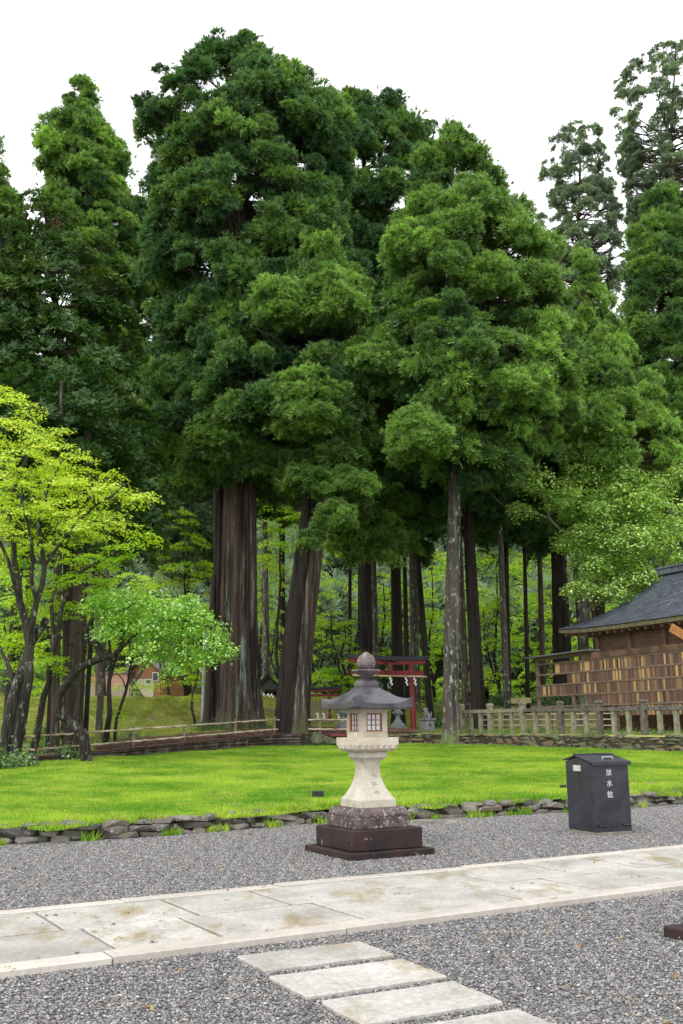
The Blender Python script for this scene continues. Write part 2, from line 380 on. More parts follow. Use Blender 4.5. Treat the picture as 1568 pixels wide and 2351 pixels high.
protos('litter', [cedar_lobe(110 + i, 6, 20, 3, .5, .3, .02, .2) for i in range(3)], M['litter'])

_GN = {}
def gn_for(key):
    if key in _GN: return _GN[key]
    g = bpy.data.node_groups.new('foliage_' + key, 'GeometryNodeTree')
    g.interface.new_socket('Geometry', in_out='INPUT', socket_type='NodeSocketGeometry'); g.interface.new_socket('Geometry', in_out='OUTPUT', socket_type='NodeSocketGeometry')
    n, l = g.nodes, g.links; i = n.new('NodeGroupInput'); o = n.new('NodeGroupOutput')
    iop = n.new('GeometryNodeInstanceOnPoints'); ci = n.new('GeometryNodeCollectionInfo'); ci.inputs['Collection'].default_value = PROTO[key][0]
    ci.inputs['Separate Children'].default_value = True; ci.inputs['Reset Children'].default_value = True; iop.inputs['Pick Instance'].default_value = True
    def na(nm, t):
        a = n.new('GeometryNodeInputNamedAttribute'); a.data_type = t; a.inputs['Name'].default_value = nm; return next(s for s in a.outputs if s.enabled and s.name == 'Attribute')
    er = n.new('FunctionNodeEulerToRotation')
    l.new(i.outputs[0], iop.inputs['Points']); l.new(ci.outputs[0], iop.inputs['Instance']); l.new(na('idx', 'INT'), iop.inputs['Instance Index'])
    l.new(na('rot', 'FLOAT_VECTOR'), er.inputs[0]); l.new(er.outputs[0], iop.inputs['Rotation']); l.new(na('scl', 'FLOAT_VECTOR'), iop.inputs['Scale'])
    l.new(iop.outputs[0], o.inputs[0]); _GN[key] = g; return g
def scatter(name, key, pts, rots, scl, tint, parent=None, kind='stuff', seed=0):
    pts = np.asarray(pts, dtype=np.float32).reshape(-1, 3); n = len(pts)
    me = bpy.data.meshes.new(name); me.vertices.add(n); me.vertices.foreach_set('co', pts.ravel())
    scl = np.asarray(scl, dtype=np.float32)
    if scl.ndim == 1: scl = np.repeat(scl[:, None], 3, 1)
    a = me.attributes.new('rot', 'FLOAT_VECTOR', 'POINT'); a.data.foreach_set('vector', np.asarray(rots, dtype=np.float32).ravel())
    a = me.attributes.new('scl', 'FLOAT_VECTOR', 'POINT'); a.data.foreach_set('vector', scl.ravel())
    a = me.attributes.new('tint', 'FLOAT', 'POINT'); a.data.foreach_set('value', np.asarray(tint, dtype=np.float32).ravel())
    a = me.attributes.new('idx', 'INT', 'POINT'); a.data.foreach_set('value', np.random.default_rng(seed + n).integers(0, PROTO[key][1], n).astype(np.int32))
    o = link(name, me, None, parent); md = o.modifiers.new('foliage', 'NODES'); md.node_group = gn_for(key)
    if kind: o['kind'] = kind
    return o
def tilt_rots(up, rng):
    "euler angles turning +z to up with a random spin"
    out = []
    for u in up:
        q = Vector((0, 0, 1)).rotation_difference(Vector([float(a) for a in u])); out.append((q @ Euler((0, 0, rng.uniform(0, 6.283))).to_quaternion()).to_euler())
    return np.array([[e.x, e.y, e.z] for e in out], dtype=np.float32)

# ------------------------------------------------------------------ setting: ground
def grid(name, xs, rows, mat, kind='structure', smooth=True):
    "rows: list of (x array, y array, z array)"
    V = np.concatenate([np.stack(r, 1) for r in rows]); n = len(rows[0][0]); m = len(rows)
    idx = np.arange(n * m).reshape(m, n)
    Fq = np.stack([idx[:-1, :-1], idx[:-1, 1:], idx[1:, 1:], idx[1:, :-1]], -1).reshape(-1, 4)
    o = link(name, mesh_np(name, V, Fq, smooth), mat); o['kind'] = kind; return o
nt = NT('ground_soil'); v = nt.coord('World'); M['soil'] = nt.set(nt.mix(nt.noise(v, .8, 6), (.07, .06, .045), (.10, .12, .05)), .95)
nt = NT('gravel_ground'); v = nt.coord('World')
col = nt.ramp(nt.vor(v, 75, out='Color'), [(0, (.07, .07, .075)), (.5, (.16, .157, .16)), (1, (.30, .29, .28))])
col = nt.mix(nt.ramp(nt.noise(v, .6, 4), [(.4, 0), (.7, .5)]), col, (.19, .18, .17))
nt.bump(nt.vor(v, 75), -.8, .02); M['gravel'] = nt.set(col, .8)
nt = NT('lawn_turf'); v = nt.coord('World')
def lawn_col(nt, v, a=(.17, .36, .035), b=(.42, .58, .07), d=(.58, .56, .14)):
    n1 = nt.noise(v, .42, 6, .7); n2 = nt.noise(v, 1.4, 6, .75)
    c = nt.mix(nt.ramp(n1, [(.40, 0), (.60, 1)]), a, b)
    c = nt.mix(nt.ramp(n2, [(.53, 0), (.66, .8)]), c, d)
    return c
M['turf'] = nt.set(nt.mix(.5, lawn_col(nt, v), (.13, .14, .03)), .95)
nt = NT('forest_floor'); v = nt.coord('World')
c = nt.mix(nt.ramp(nt.noise(v, .5, 7, .7), [(.4, 0), (.6, 1)]), (.27, .31, .07), (.42, .42, .12)); c = nt.mix(nt.ramp(nt.noise(v, 1.3, 7, .75), [(.50, 0), (.64, .85)]), c, (.20, .13, .08))
nt.bump(nt.noise(v, 6, 6, .7), .6, .08); M['floor'] = nt.set(c, .95)

link('ground', mesh_np('ground', [(-1500, -300, -.06), (1500, -300, -.06), (1500, 2500, -.06), (-1500, 2500, -.06)], [(0, 1, 2, 3)]), M['soil'])['kind'] = 'structure'
link('gravel_yard', mesh_np('gravel_yard', [(-60, -25, 0), (60, -25, 0), (60, 31, 0), (-60, 31, 0)], [(0, 1, 2, 3)]), M['gravel'])['kind'] = 'structure'
xs = np.concatenate([np.linspace(-60, -14, 12), np.linspace(-13.5, 18, 64), np.linspace(20, 60, 10)])
rows = []
for t in np.linspace(0, 1, 40):
    y = yF(xs) + .12 + (yB(xs) - .05 - yF(xs) - .12) * t; rows.append((xs, y, lawn_z(xs, y) + .02 * wob(xs, y, .9, 3)))
grid('lawn', xs, rows, M['turf'])
xs = np.concatenate([np.linspace(-160, -32, 24), np.linspace(-30, 34, 90), np.linspace(37, 160, 24)])
xs = np.sort(np.concatenate([xs, [-9.5, -2.84, 3.46, 11.6]]))
rows = [(xs, yB(np.clip(xs, -60, 60)) + .07, zt(xs) * 0 - .05)]
for k, t in enumerate(np.concatenate([np.linspace(.08, 26, 40), np.linspace(27.5, 60, 22), np.linspace(63, 160, 40)])):
    y = yB(np.clip(xs, -60, 60)) + t; rows.append((xs, y, T(xs, y)))
grid('forest_floor', xs, rows, M['floor'])

# ---- gravel stones: four square patches of loose stones laid over the yard
nt = NT('gravel_stone'); rn = attr(nt, 'rnd'); v = nt.coord('World')
c = nt.ramp(rn, [(0, (.04, .04, .046)), (.3, (.107, .105, .110)), (.6, (.187, .183, .186)), (.85, (.34, .33, .325)), (.95, (.30, .23, .17)), (.985, (.5, .49, .47)), (1, (.6, .6, .58))])
M['gstone'] = nt.set(c, .55, spec=.5)
def gravel_patch(seed, S=.62, n=2100):
    rng = np.random.default_rng(seed)
    ico = [(0, 0, 1), (.89, 0, .45), (.28, .85, .45), (-.72, .53, .45), (-.72, -.53, .45), (.28, -.85, .45), (.5, .5, -.4), (-.6, .4, -.4), (-.4, -.6, -.4), (.55, -.5, -.4)]
    fc = [(0, 1, 2), (0, 2, 3), (0, 3, 4), (0, 4, 5), (0, 5, 1), (1, 6, 2), (2, 6, 7), (2, 7, 3), (3, 7, 8), (3, 8, 4), (4, 8, 5), (5, 8, 9), (5, 9, 1), (1, 9, 6)]
    B = np.array(ico); V = B[None] * rng.uniform(.7, 1.3, (n, 10, 3)); r = rng.uniform(.005, .0105, n) * np.where(rng.random(n) > .96, 1.6, 1)
    a = rng.uniform(0, 6.283, n); V = V * r[:, None, None] * np.array([1.25, .95, .65])
    x = V[..., 0] * np.cos(a)[:, None] - V[..., 1] * np.sin(a)[:, None]; y = V[..., 0] * np.sin(a)[:, None] + V[..., 1] * np.cos(a)[:, None]
    c = rng.uniform(-S / 2 - .02, S / 2 + .02, (n, 2)); V = np.stack([x + c[:, :1], y + c[:, 1:], V[..., 2] + rng.uniform(0, .008, (n, 1))], -1)
    Fc = (np.array(fc)[None] + (np.arange(n) * 10)[:, None, None]).reshape(-1, 3)
    return mesh_np('gravel_patch', V.reshape(-1, 3), Fc, True, {'rnd': ('POINT', np.repeat(rng.random(n), 10))})
protos('gravel', [gravel_patch(200 + i) for i in range(5)], M['gstone'])
rng = np.random.default_rng(5); gp = []
for gx in np.arange(-13, 14, .6):
    for gy in np.arange(2.6, 26, .6):
        if abs(gx) < gy * .36 + 3.5 and gy < yF(gx) + .4: gp.append((gx + rng.uniform(-.02, .02), gy + rng.uniform(-.02, .02), .002))
gp = np.array(gp); n = len(gp)
scatter('gravel', 'gravel', gp, np.stack([np.zeros(n), np.zeros(n), rng.integers(0, 4, n) * math.pi / 2 + rng.uniform(-.04, .04, n)], 1), np.ones(n), rng.random(n))

# ---- grass
def grass_mat(name, *cols):
    nt = NT(name); v = nt.coord('World'); rn = attr(nt, 'rnd'); c = nt.mix(1.0, lawn_col(nt, v, *cols), nt.ramp(rn, [(0, .65), (1, 1.35)]), 'MULTIPLY')
    nt.n.remove(nt.bsdf); df = nt.new('ShaderNodeBsdfDiffuse'); tr = nt.new('ShaderNodeBsdfTranslucent'); ms = nt.new('ShaderNodeMixShader'); ms.inputs[0].default_value = .45
    nt.l.new(c, df.inputs[0]); nt.l.new(c, tr.inputs[0]); nt.l.new(df.outputs[0], ms.inputs[1]); nt.l.new(tr.outputs[0], ms.inputs[2]); nt.l.new(ms.outputs[0], nt.out.inputs[0]); return nt.m
M['grass'] = grass_mat('grass_blade'); M['grass2'] = grass_mat('bank_grass_blade', (.26, .36, .06), (.46, .48, .12), (.40, .30, .15))
def grass_patch(seed, S=1.0, n=2600, h=.06):
    rng = np.random.default_rng(seed); c = np.concatenate([rng.uniform(-S / 2 - .04, S / 2 + .04, (n, 2)), np.full((n, 1), -.01)], 1)
    D = vnorm(np.array([0, 0, 1.]) + rng.normal(size=(n, 3)) * np.array([.45, .45, .1])); L = h * rng.uniform(.5, 1.4, n)
    side = vnorm(np.cross(D, rng.normal(size=(n, 3)))); w = side * rng.uniform(.006, .013, (n, 1))
    V = np.stack([c - w, c + w, c + D * L[:, None]], 1).reshape(-1, 3)
    return mesh_np('grass_patch', V, np.arange(3 * n).reshape(n, 3), attrs={'rnd': ('POINT', np.repeat(rng.random(n), 3))})
protos('grass', [grass_patch(300 + i) for i in range(4)], M['grass']); protos('tuft', [grass_patch(330 + i, .10, 70, .13) for i in range(4)], M['grass']); protos('grass2', [grass_patch(310 + i, 1.2, 1500, .07) for i in range(3)], M['grass2'])
def lay(name, zf, cond, x0, x1, y0, y1, step, hs, seed, key='grass'):
    rng = np.random.default_rng(seed); pts, ups, sc = [], [], []
    for gx in np.arange(x0, x1, step):
        for gy in np.arange(y0, y1, step):
            if not cond(gx, gy): continue
            e = .3; z = float(zf(gx, gy)); dx = (float(zf(gx + e, gy)) - z) / e; dy = (float(zf(gx, gy + e)) - z) / e
            pts.append((gx, gy, z + .005)); ups.append((-dx, -dy, 1)); sc.append((1.05, 1.05, hs * rng.uniform(.8, 1.25)))
    return scatter(name, key, pts, tilt_rots(vnorm(np.array(ups, dtype=float)), rng), sc, rng.random(len(pts)))
lay('grass', lambda x, y: lawn_z(x, y) + .02 * wob(x, y, .9, 3), lambda x, y: yF(x) + .3 < y < yB(x) - .35 and abs(x) < y * .37 + 1.5, -17, 18, 12, 46, .8, 1.0, 1)
lay('bank_grass', T, lambda x, y: yB(x) + 3 < y and abs(x) < y * .36 + 1 and x < 9, -24, 10, 33, 72, 1.1, 1.3, 2, 'grass2')

# ------------------------------------------------------------------ trees
def trunk_mesh(path, seed=0, flute=.06, flare=.35, ns=72, nz=50, nflute=15):
    "path: [(x,y,z,r)] relative; fluted, buttressed tapering column"
    rg = random.Random(seed); path = np.array(path, dtype=float); zz = path[:, 2]; R = []
    fl = [(rg.randint(2, nflute * 2), rg.uniform(0, 6.28), rg.uniform(-.25, .25), rg.uniform(.4, 1)) for _ in range(7)]
    nb = rg.randint(5, 7); ph = rg.uniform(0, 6)
    ts = np.linspace(0, 1, nz) ** 1.5
    for t in ts:
        z = zz[0] + (zz[-1] - zz[0]) * t; c = [np.interp(z, zz, path[:, i]) for i in (0, 1)]; r = np.interp(z, zz, path[:, 3]); h = z - zz[0]
        ring = []
        for k in range(ns):
            a = 2 * math.pi * k / ns
            q = sum(w * math.sin(m * a + p + d * h) for m, p, d, w in fl) / 3.2
            q2 = abs(math.sin(nb * a / 2 + ph)) ; e = math.exp(-h / (r * 1.1 + .25))
            rr_ = r * (1 + flute * q + flare * e * (.55 + .6 * q2))
            ring.append((c[0] + rr_ * math.cos(a), c[1] + rr_ * math.sin(a), z))
        R.append(ring)
    return MB().rings(R).mesh('trunk', True)
def root_z(x, y): return float(T(x, y)) if y > yB(x) else float(lawn_z(x, y))

def conifer(label, Y, ub, prof, tw, bark='bark', key='cedar', lobe=1.15, dens=1.0, inner=.35, tmean=.35, seed=0, rdmax=5.0, name='cedar_tree', group='tall cedars around the shrine', trunk_pts=None, flare=.35, flute=.06, extra=None, twin=None, limbs=.35, topr=.12, dead=.01, ubv=None):
    """ub: trunk sight column at ground; prof: [(v, uL, uR)] crown outline as measured from the path; tw: trunk width in sight units"""
    rng = np.random.default_rng(seed)
    x0 = P(ub, 1660, Y)[0]; z0 = root_z(x0, Y)
    root = thing(name, label, 'tree', (x0, Y, z0 - .05), 0, group)
    pr = [(P(0, v, Y)[2], P(a, v, Y)[0], P(b, v, Y)[0]) for v, a, b in prof]; pr.sort()
    for i, (v, a, b) in enumerate(prof):   # z measured at the outline middle
        pass
    pr = sorted([(P((a + b) / 2, v, Y)[2], P(a, v, Y)[0], P(b, v, Y)[0]) for v, a, b in prof])
    Z = np.array([p[0] for p in pr]); XL = np.array([p[1] for p in pr]); XR = np.array([p[2] for p in pr]); Z = Z - np.linspace(0, .55, len(Z)) * lobe; ztop = Z[-1]; zb = Z[0]
    r0 = tw * Y / FPX / KS / 2
    if trunk_pts: tp = [(P(u, v, Y)[0], Y, P(u, v, Y)[2]) for u, v in trunk_pts]; tp = [(x0, Y, z0 - .15)] + tp
    else: tp = [(x0, Y, z0 - .15), (x0 * .7 + .3 * (XL[-1] + XR[-1]) / 2, Y, z0 + (ztop - z0) * .55)]
    tp.append(((XL[-1] + XR[-1]) / 2, Y, ztop - .5))
    tz = np.array([p[2] for p in tp]); tx = np.array([p[0] for p in tp])
    def rad_at(z):
        h = np.clip((z - z0) / (ztop - z0), 0, 1); return max(r0 * (1 - .25 * min(h / .4, 1)) if h < .4 else r0 * .75 * (1 - (h - .4) / .6) + .04, .04)
    zs = np.linspace(z0 - .15, ztop - .5, 14)
    path = [(np.interp(z, tz, tx) - x0, 0.0, z - z0 + .05, rad_at(z)) for z in zs]
    # straight lower trunk needs its stations
    link('trunk', trunk_mesh(path, seed, flute, flare), M[bark], root)
    if twin:
        for k, (du, dy, wf, hf) in enumerate(twin):
            dx = P(ub + du, 1600, Y)[0] - x0
            p2 = [(p[0] + dx, dy, p[2], p[3] * wf) for p in path if p[2] < hf]
            link('trunk', trunk_mesh(p2, seed + 7 + k, flute, flare * .8), M['bark_dark' if k == 0 else bark], root)
    pts, ups, sc, ti = [], [], [], []
    lm = MB(); z = zb
    def put(p, up, s, t): pts.append(p); ups.append(up); sc.append(s); ti.append(t)
    nl = 0
    hgt = ztop - zb
    while z < ztop:
        xl, xr = np.interp(z, Z, XL), np.interp(z, Z, XR); xc = np.clip(np.interp(z, tz, tx), xl + .15, xr - .15)
        rm = (xr - xl) / 2; rd = min(rm, rdmax) * min(1, .25 + (ztop - z) / 9); step = lobe * .8
        n = max(2, int(round(2 * math.pi * (rm + rd) / 2 * step / (lobe ** 2 * .92) * dens)))
        for k in range(n + int(n * inner)):
            s = lobe * rng.choice([.5, .7, .9, 1.15]) * rng.uniform(.85, 1.1) * (.84 if rm > 1.5 else .6)
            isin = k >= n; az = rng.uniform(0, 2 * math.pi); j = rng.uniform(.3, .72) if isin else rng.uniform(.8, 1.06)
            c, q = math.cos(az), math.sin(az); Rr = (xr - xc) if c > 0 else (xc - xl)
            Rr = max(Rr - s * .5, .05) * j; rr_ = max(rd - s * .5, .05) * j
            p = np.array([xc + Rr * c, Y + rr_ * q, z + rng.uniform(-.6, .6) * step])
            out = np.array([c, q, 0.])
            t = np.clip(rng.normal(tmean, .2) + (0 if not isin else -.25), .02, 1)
            if rng.random() < dead: t = 0; s *= .45
            put(p - [x0, Y, z0 - .05], vnorm(np.array([0, 0, 1.]) + out * rng.uniform(.25, .8)), (s * rng.uniform(.85, 1.2), s * rng.uniform(.8, 1.1), s * rng.uniform(.8, 1.1)), t)
            if rng.random() < limbs and nl < 260:
                nl += 1; zc = max(z - .35 * rm * rng.uniform(.3, 1), zb - 1.5); a = np.array([np.interp(zc, tz, tx), Y, zc]); e = p - [0, 0, .15 * s]
                mid = (a + e) / 2 + np.array([0, 0, -.08 * np.linalg.norm(e - a)]) + rng.normal(size=3) * .12
                rb = min(.03 + .022 * np.linalg.norm(e - a), rad_at(zc) * .6)
                o_ = np.array([x0, Y, z0 - .05]); lm.tube([a - o_, mid - o_, e - o_], [rb, rb * .6, .012], 5, False)
                for _ in range(2):
                    e2 = e + rng.normal(size=3) * s * .6; lm.tube([mid - o_, (mid + e2) / 2 - o_ - [0, 0, .1], e2 - o_], [rb * .4, rb * .25, .008], 4, False)
        z += step
    put(np.array([(XL[-1] + XR[-1]) / 2 - x0, 0, ztop - .35 - z0]), np.array([0, 0, 1.]), (lobe * .5, lobe * .5, lobe * .75), tmean)
    for (u, v, ru, dY, k) in (extra or []):
        k = int(k * 1.9)       # hanging masses set by hand: (u, v, radius, depth offset, count)
        cc = P(u, v, Y + dY); rr_ = ru * Y / FPX / KS
        for _ in range(k):
            d = vnorm(rng.normal(size=3)) * rng.uniform(.5, 1.1); s = min(lobe * .7, rr_ * .5) * rng.uniform(.6, 1.15)
            put(cc + d * max(rr_ - s * .75, .05) * np.array([1, .9, .85]) - [x0, Y, z0 - .05], vnorm(np.array([0, 0, 1.]) + d * .5), (s, s, s * .85), np.clip(rng.normal(tmean + .25, .15), .02, 1))
        a = np.array([np.interp(cc[2] + .5, tz, tx), Y, cc[2] + .8]); o_ = np.array([x0, Y, z0 - .05]); m_ = (a + cc) / 2 + [0, 0, -.3]
        lm.tube([a - o_, m_ - o_, cc - o_], [.14, .09, .03], 6, False)
    if lm.v: lm.obj('limbs', M['limb'], root)['kind'] = 'stuff'
    ups = np.array(ups)
    scatter('crown', key, pts, tilt_rots(ups, rng), sc, ti, root, seed=seed)
    return root

def grow(seeds, targets, rng, r_leaf=.012, r_pow=2.3, wig=.12):
    "seed polylines (points, radii) plus twigs linking every target to the nearest wood; returns list of tubes"
    N = []; par = []; fixed = []
    for pts, rr_, at in seeds:
        last = at
        if at is not None and at < 0: last = len(N) + at
        for k, p in enumerate(pts):
            N.append(np.array(p, dtype=float)); par.append(-1 if last is None else last); fixed.append(rr_[k]); last = len(N) - 1
    arr = np.array(N); tubes = []
    d0 = np.array([np.min(np.linalg.norm(arr - t, axis=1)) for t in targets]) if len(targets) else []
    kids = [0] * len(N)
    for ti in np.argsort(d0):
        t = targets[ti]; arr = np.array(N); d = np.linalg.norm(arr - t, axis=1) + np.maximum(arr[:, 2] - t[2], 0) * .8
        j = int(np.argmin(d)); L = np.linalg.norm(arr[j] - t); ns = max(1, int(L / .55)); last = j
        for k in range(1, ns + 1):
            f = k / ns; p = arr[j] * (1 - f) + t * f + np.array([0, 0, .18 * L * math.sin(math.pi * f) * .6]) + (rng.normal(size=3) * wig * min(L, 1) if k < ns else 0)
            N.append(p); par.append(last); fixed.append(0); kids.append(0); last = len(N) - 1
    w = np.zeros(len(N)); has = np.zeros(len(N), bool)
    for i in range(len(N) - 1, -1, -1):
        if not has[i]: w[i] = r_leaf ** r_pow
        if par[i] >= 0: w[par[i]] += w[i]; has[par[i]] = True
    R_ = w ** (1 / r_pow)
    for i in range(len(N)):
        if fixed[i] > 0: R_[i] = fixed[i]
    return N, par, R_, fixed
def broadleaf(label, name, Y, base, stems, ell, key, bark, cl=.6, dens=1.0, depth=1.0, seed=0, group='broadleaf trees in spring leaf', tmean=.5, cat='tree', r_leaf=.012, lf=1.0, wig=.12, n6=6):
    """base (u,v) foot; stems: [( [(u,v,dY)...], r0, r1 )]; ell: [(u,v,ru,rv,dY)] masses of leaf"""
    rng = np.random.default_rng(seed); b = P(base[0], base[1], Y); z0 = root_z(b[0], Y); o_ = np.array([b[0], Y, z0 - .03])
    root = thing(name, label, cat, o_, 0, group)
    seeds = []
    for k, (pp, ra, rb) in enumerate(stems):
        W3 = [P(u, v, Y + dy) - o_ for u, v, dy in pp]
        if abs(pp[0][1] - base[1]) < 25: W3[0][2] = min(W3[0][2], 0) - .1 if False else -.08
        # resample with slight wander
        Q = [W3[0]]
        for a, c in zip(W3[:-1], W3[1:]):
            m = max(1, int(np.linalg.norm(c - a) / .5))
            for i in range(1, m + 1): Q.append(a + (c - a) * i / m + (rng.normal(size=3) * .035 if i < m else 0))
        seeds.append((Q, list(np.linspace(ra, rb, len(Q))), None))
    # join stems that start on an earlier stem
    targets = []; ups = []; sc = []; ti = []
    for e in ell:
        u, v, ru, rv = e[:4]; dy = e[4] if len(e) > 4 else 0; c = P(u, v, Y + dy) - o_; a = ru * (Y + dy) / FPX / KS; h = rv * (Y + dy) / FPX / KS; dd = min(a, 2.6) * depth
        n = int(4.2 * dens * a * h / (cl * cl) * max(.6, dd) ** .5) + 2
        for _ in range(n):
            d = vnorm(rng.normal(size=3)) * rng.uniform(.25, 1) ** (1 / 3)
            p = c + d * np.array([max(a - cl * .5, .1), dd, h]); targets.append(p)
            ups.append(vnorm(np.array([d[0] * .35, d[1] * .35, 1.]) + rng.normal(size=3) * .12)); sc.append(cl * rng.uniform(.7, 1.2)); ti.append(np.clip(rng.normal(tmean, .22) + d[2] * .12, .02, 1))
    targets = np.array(targets)
    sub = targets[:: max(1, int(round(1 / lf)))]
    N, par, R_, fixed = grow(seeds, sub, rng, r_leaf, wig=wig)
    tm = MB()
    for Q, rr_, _ in seeds: tm.tube(Q, rr_, 12, True, .05, seed)
    tm.obj('trunk', M[bark], root, smooth=True)
    # branch tubes: chains
    ch = {}
    for i, p in enumerate(par):
        if p >= 0 and fixed[i] == 0: ch.setdefault(p, []).append(i)
    bm_ = MB()
    def chain(s, first):
        c = [s, first]; 
        while True:
            k = ch.get(c[-1], [])
            if not k: break
            k = sorted(k, key=lambda i: -R_[i]); 
            for o2 in k[1:]: stack.append((c[-1], o2))
            c.append(k[0])
        return c
    stack = [(i, j) for i in range(len(N)) if fixed[i] > 0 for j in ch.get(i, [])]
    while stack:
        s, f = stack.pop(); c = chain(s, f)
        r_ = [min(R_[k], R_[c[1]] * 1.0) for k in c]; bm_.tube([N[k] for k in c], r_, 5 if r_[0] < .05 else 7, False)
    if bm_.v: bm_.obj('branches', M[bark], root, smooth=True)
    scatter('crown', key, targets, tilt_rots(np.array(ups), rng), sc, ti, root, seed=seed)
    return root

# ------------------------------------------------------------------ stone and other materials for built things
M['slab'] = stone('granite_slab', (.36, .345, .32), (.48, .46, .43), 1.1, spots=(.28, .225, .14), spot_amt=.55, rough=.5, bump=.35, bd=.006, grain=.28, rnd=.2, soft=.14, scale2=(1, .45, 1), coord='World')
M['kerb'] = stone('pink_granite', (.43, .385, .34), (.50, .465, .42), 1.5, spots=(.42, .27, .17), spot_amt=.70, rough=.55, bump=.25, bd=.006, grain=.15, rnd=.08)
M['joint'] = stone('mossy_joint', (.045, .05, .015), (.09, .07, .035), 6, rough=.9, coord='World')
M['lant_pale'] = stone('pale_lantern_granite', (.38, .345, .26), (.52, .49, .42), 4, spots=(.36, .25, .14), spot_amt=.62, rough=.8, bump=.45, bd=.006, grain=.35, moss=(.30, .27, .16), moss_amt=.60)
M['lant_plat'] = stone('weathered_lantern_granite', (.42, .34, .24), (.54, .50, .42), 5, spots=(.22, .17, .11), spot_amt=.62, rough=.8, bump=.5, bd=.006, grain=.35)
M['lant_dark'] = stone('dark_red_stone', (.008, .007, .008), (.04, .017, .016), 3.2, spots=(.30, .29, .27), spot_amt=.62, rough=.62, bump=.5, bd=.006, grain=.35)
M['lant_roof'] = stone('violet_grey_stone', (.034, .032, .038), (.10, .092, .105), 3, spots=(.40, .36, .34), spot_amt=.64, rough=.36, bump=.35, bd=.005, grain=.2)
M['lant_jewel'] = stone('mottled_stone', (.07, .05, .05), (.17, .14, .14), 8, spots=(.48, .45, .40), spot_amt=.58, rough=.6, bump=.5, bd=.005, grain=.25)
M['lant_lotus'] = stone('lichened_red_stone', (.04, .026, .026), (.13, .095, .09), 7, spots=(.40, .39, .36), spot_amt=.56, rough=.6, bump=.6, bd=.008, grain=.3)
M['rock'] = stone('field_stone', (.07, .066, .06), (.22, .20, .18), 5, spots=(.46, .46, .42), spot_amt=.60, rough=.75, bump=.8, bd=.015, moss=(.11, .14, .04), moss_amt=.55, coord='World', rnd=True, sc2=(.15, .12, .10))
M['rock_moss'] = stone('mossy_wall_stone', (.055, .055, .045), (.16, .15, .11), 6, spots=(.34, .35, .30), spot_amt=.64, rough=.85, bump=.9, bd=.02, moss=(.13, .17, .04), moss_amt=.5, coord='World', rnd=True, sc2=(.2, .12, .08))
M['fence_stone'] = stone('mossy_fence_stone', (.13, .12, .09), (.30, .28, .21), 6, spots=(.50, .50, .46), spot_amt=.62, rough=.85, bump=.6, bd=.01, moss=(.24, .27, .13), moss_amt=.52, coord='World')
M['fence_dark'] = stone('dark_fence_stone', (.055, .05, .05), (.17, .14, .12), 6, spots=(.50, .50, .48), spot_amt=.62, rough=.8, bump=.6, bd=.01, coord='World')
M['stone_grey'] = stone('grey_statue_stone', (.14, .15, .15), (.25, .26, .26), 8, spots=(.16, .17, .17), spot_amt=.64, rough=.75, bump=.4, bd=.005)
M['soilwall'] = stone('dark_earth', (.03, .026, .02), (.06, .05, .03), 6, coord='World')
M['log'] = wood('creosoted_log', (.022, .016, .014), (.06, .04, .034), (.11, .085, .075), (1, 1, 1), 9, .75, .4, 'World', rnd=.3)
M['deck'] = wood('dark_deck_board', (.06, .035, .028), (.11, .065, .05), None, (1, 1, 1), 9, .55, .3, 'World')
M['bamboo'] = wood('aged_bamboo', (.44, .36, .24), (.60, .52, .38), (.28, .19, .13), (1, 1, 1), 6, .5, .1, 'World', rnd=.2)
M['post'] = wood('weathered_post', (.20, .14, .09), (.32, .23, .15), None, (1, 1, .1), 20, .8, .4, 'World')
M['red'] = plain('vermilion_paint', (.19, .010, .013), .45, var=.25, scale=3)
M['black'] = plain('black_lacquer', (.018, .021, .03), .5, var=.3)
M['darkred'] = plain('old_red_paint', (.17, .02, .02), .55, var=.3, scale=3)
M['white'] = plain('white_paper', (.85, .85, .86), .8, var=.03)
M['paper'] = plain('lantern_paper', (.72, .74, .78), .7, var=.05)
M['frame'] = wood('window_frame_wood', (.20, .095, .05), (.30, .15, .08), None, (1, 1, .2), 20)
M['bin'] = None
nt = NT('dark_painted_steel'); v = nt.coord(); n1 = nt.noise(v, 3, 5, .6, 1.2)
nt.bump(nt.noise(v, 60, 2), .05, .002)
M['bin'] = nt.set(nt.mix(nt.ramp(n1, [(.35, 0), (.62, 1)]), (.009, .0095, .016), (.026, .026, .041)), nt.ramp(n1, [(.3, .32), (.7, .5)]), spec=.5)
M['bin_dark'] = plain('black_gap', (.008, .008, .01), .6)
M['steel'] = plain('dull_steel', (.42, .43, .42), .4, .6, var=.15)
M['latch'] = plain('pale_latch_plastic', (.48, .5, .42), .5, var=.1)
M['letter'] = plain('pale_lettering', (.55, .55, .56), .6, var=.25, scale=20)
M['gold'] = plain('faded_red_gold_lettering', (.35, .12, .06), .5)
M['engrave'] = plain('engraved_shadow_stone', (.33, .30, .26), .9)
M['conc'] = stone('old_concrete', (.14, .12, .09), (.26, .23, .19), 6, moss=(.12, .14, .05))
nt = NT('slate_grey_shingle'); v = nt.coord('World'); oi = nt.new('ShaderNodeObjectInfo').outputs['Random']
c = nt.mix(nt.ramp(nt.noise(v, 2.2, 6, .7), [(.35, 0), (.65, 1)]), (.075, .085, .115), (.15, .165, .205)); c = nt.mix(1.0, c, nt.ramp(oi, [(0, .75), (1, 1.2)]), 'MULTIPLY')
c = nt.mix(nt.ramp(nt.noise(v, 1.1, 6, .75), [(.60, 0), (.68, .7)]), c, (.05, .055, .05)); M['shingle'] = nt.set(c, .42)
M['shingle_gap'] = plain('roof_underlay', (.02, .022, .028), .8)
M['eave'] = wood('mossy_eave_board', (.13, .12, .07), (.22, .19, .11), None, (1, 1, 1), 5, .8, .3, 'World')
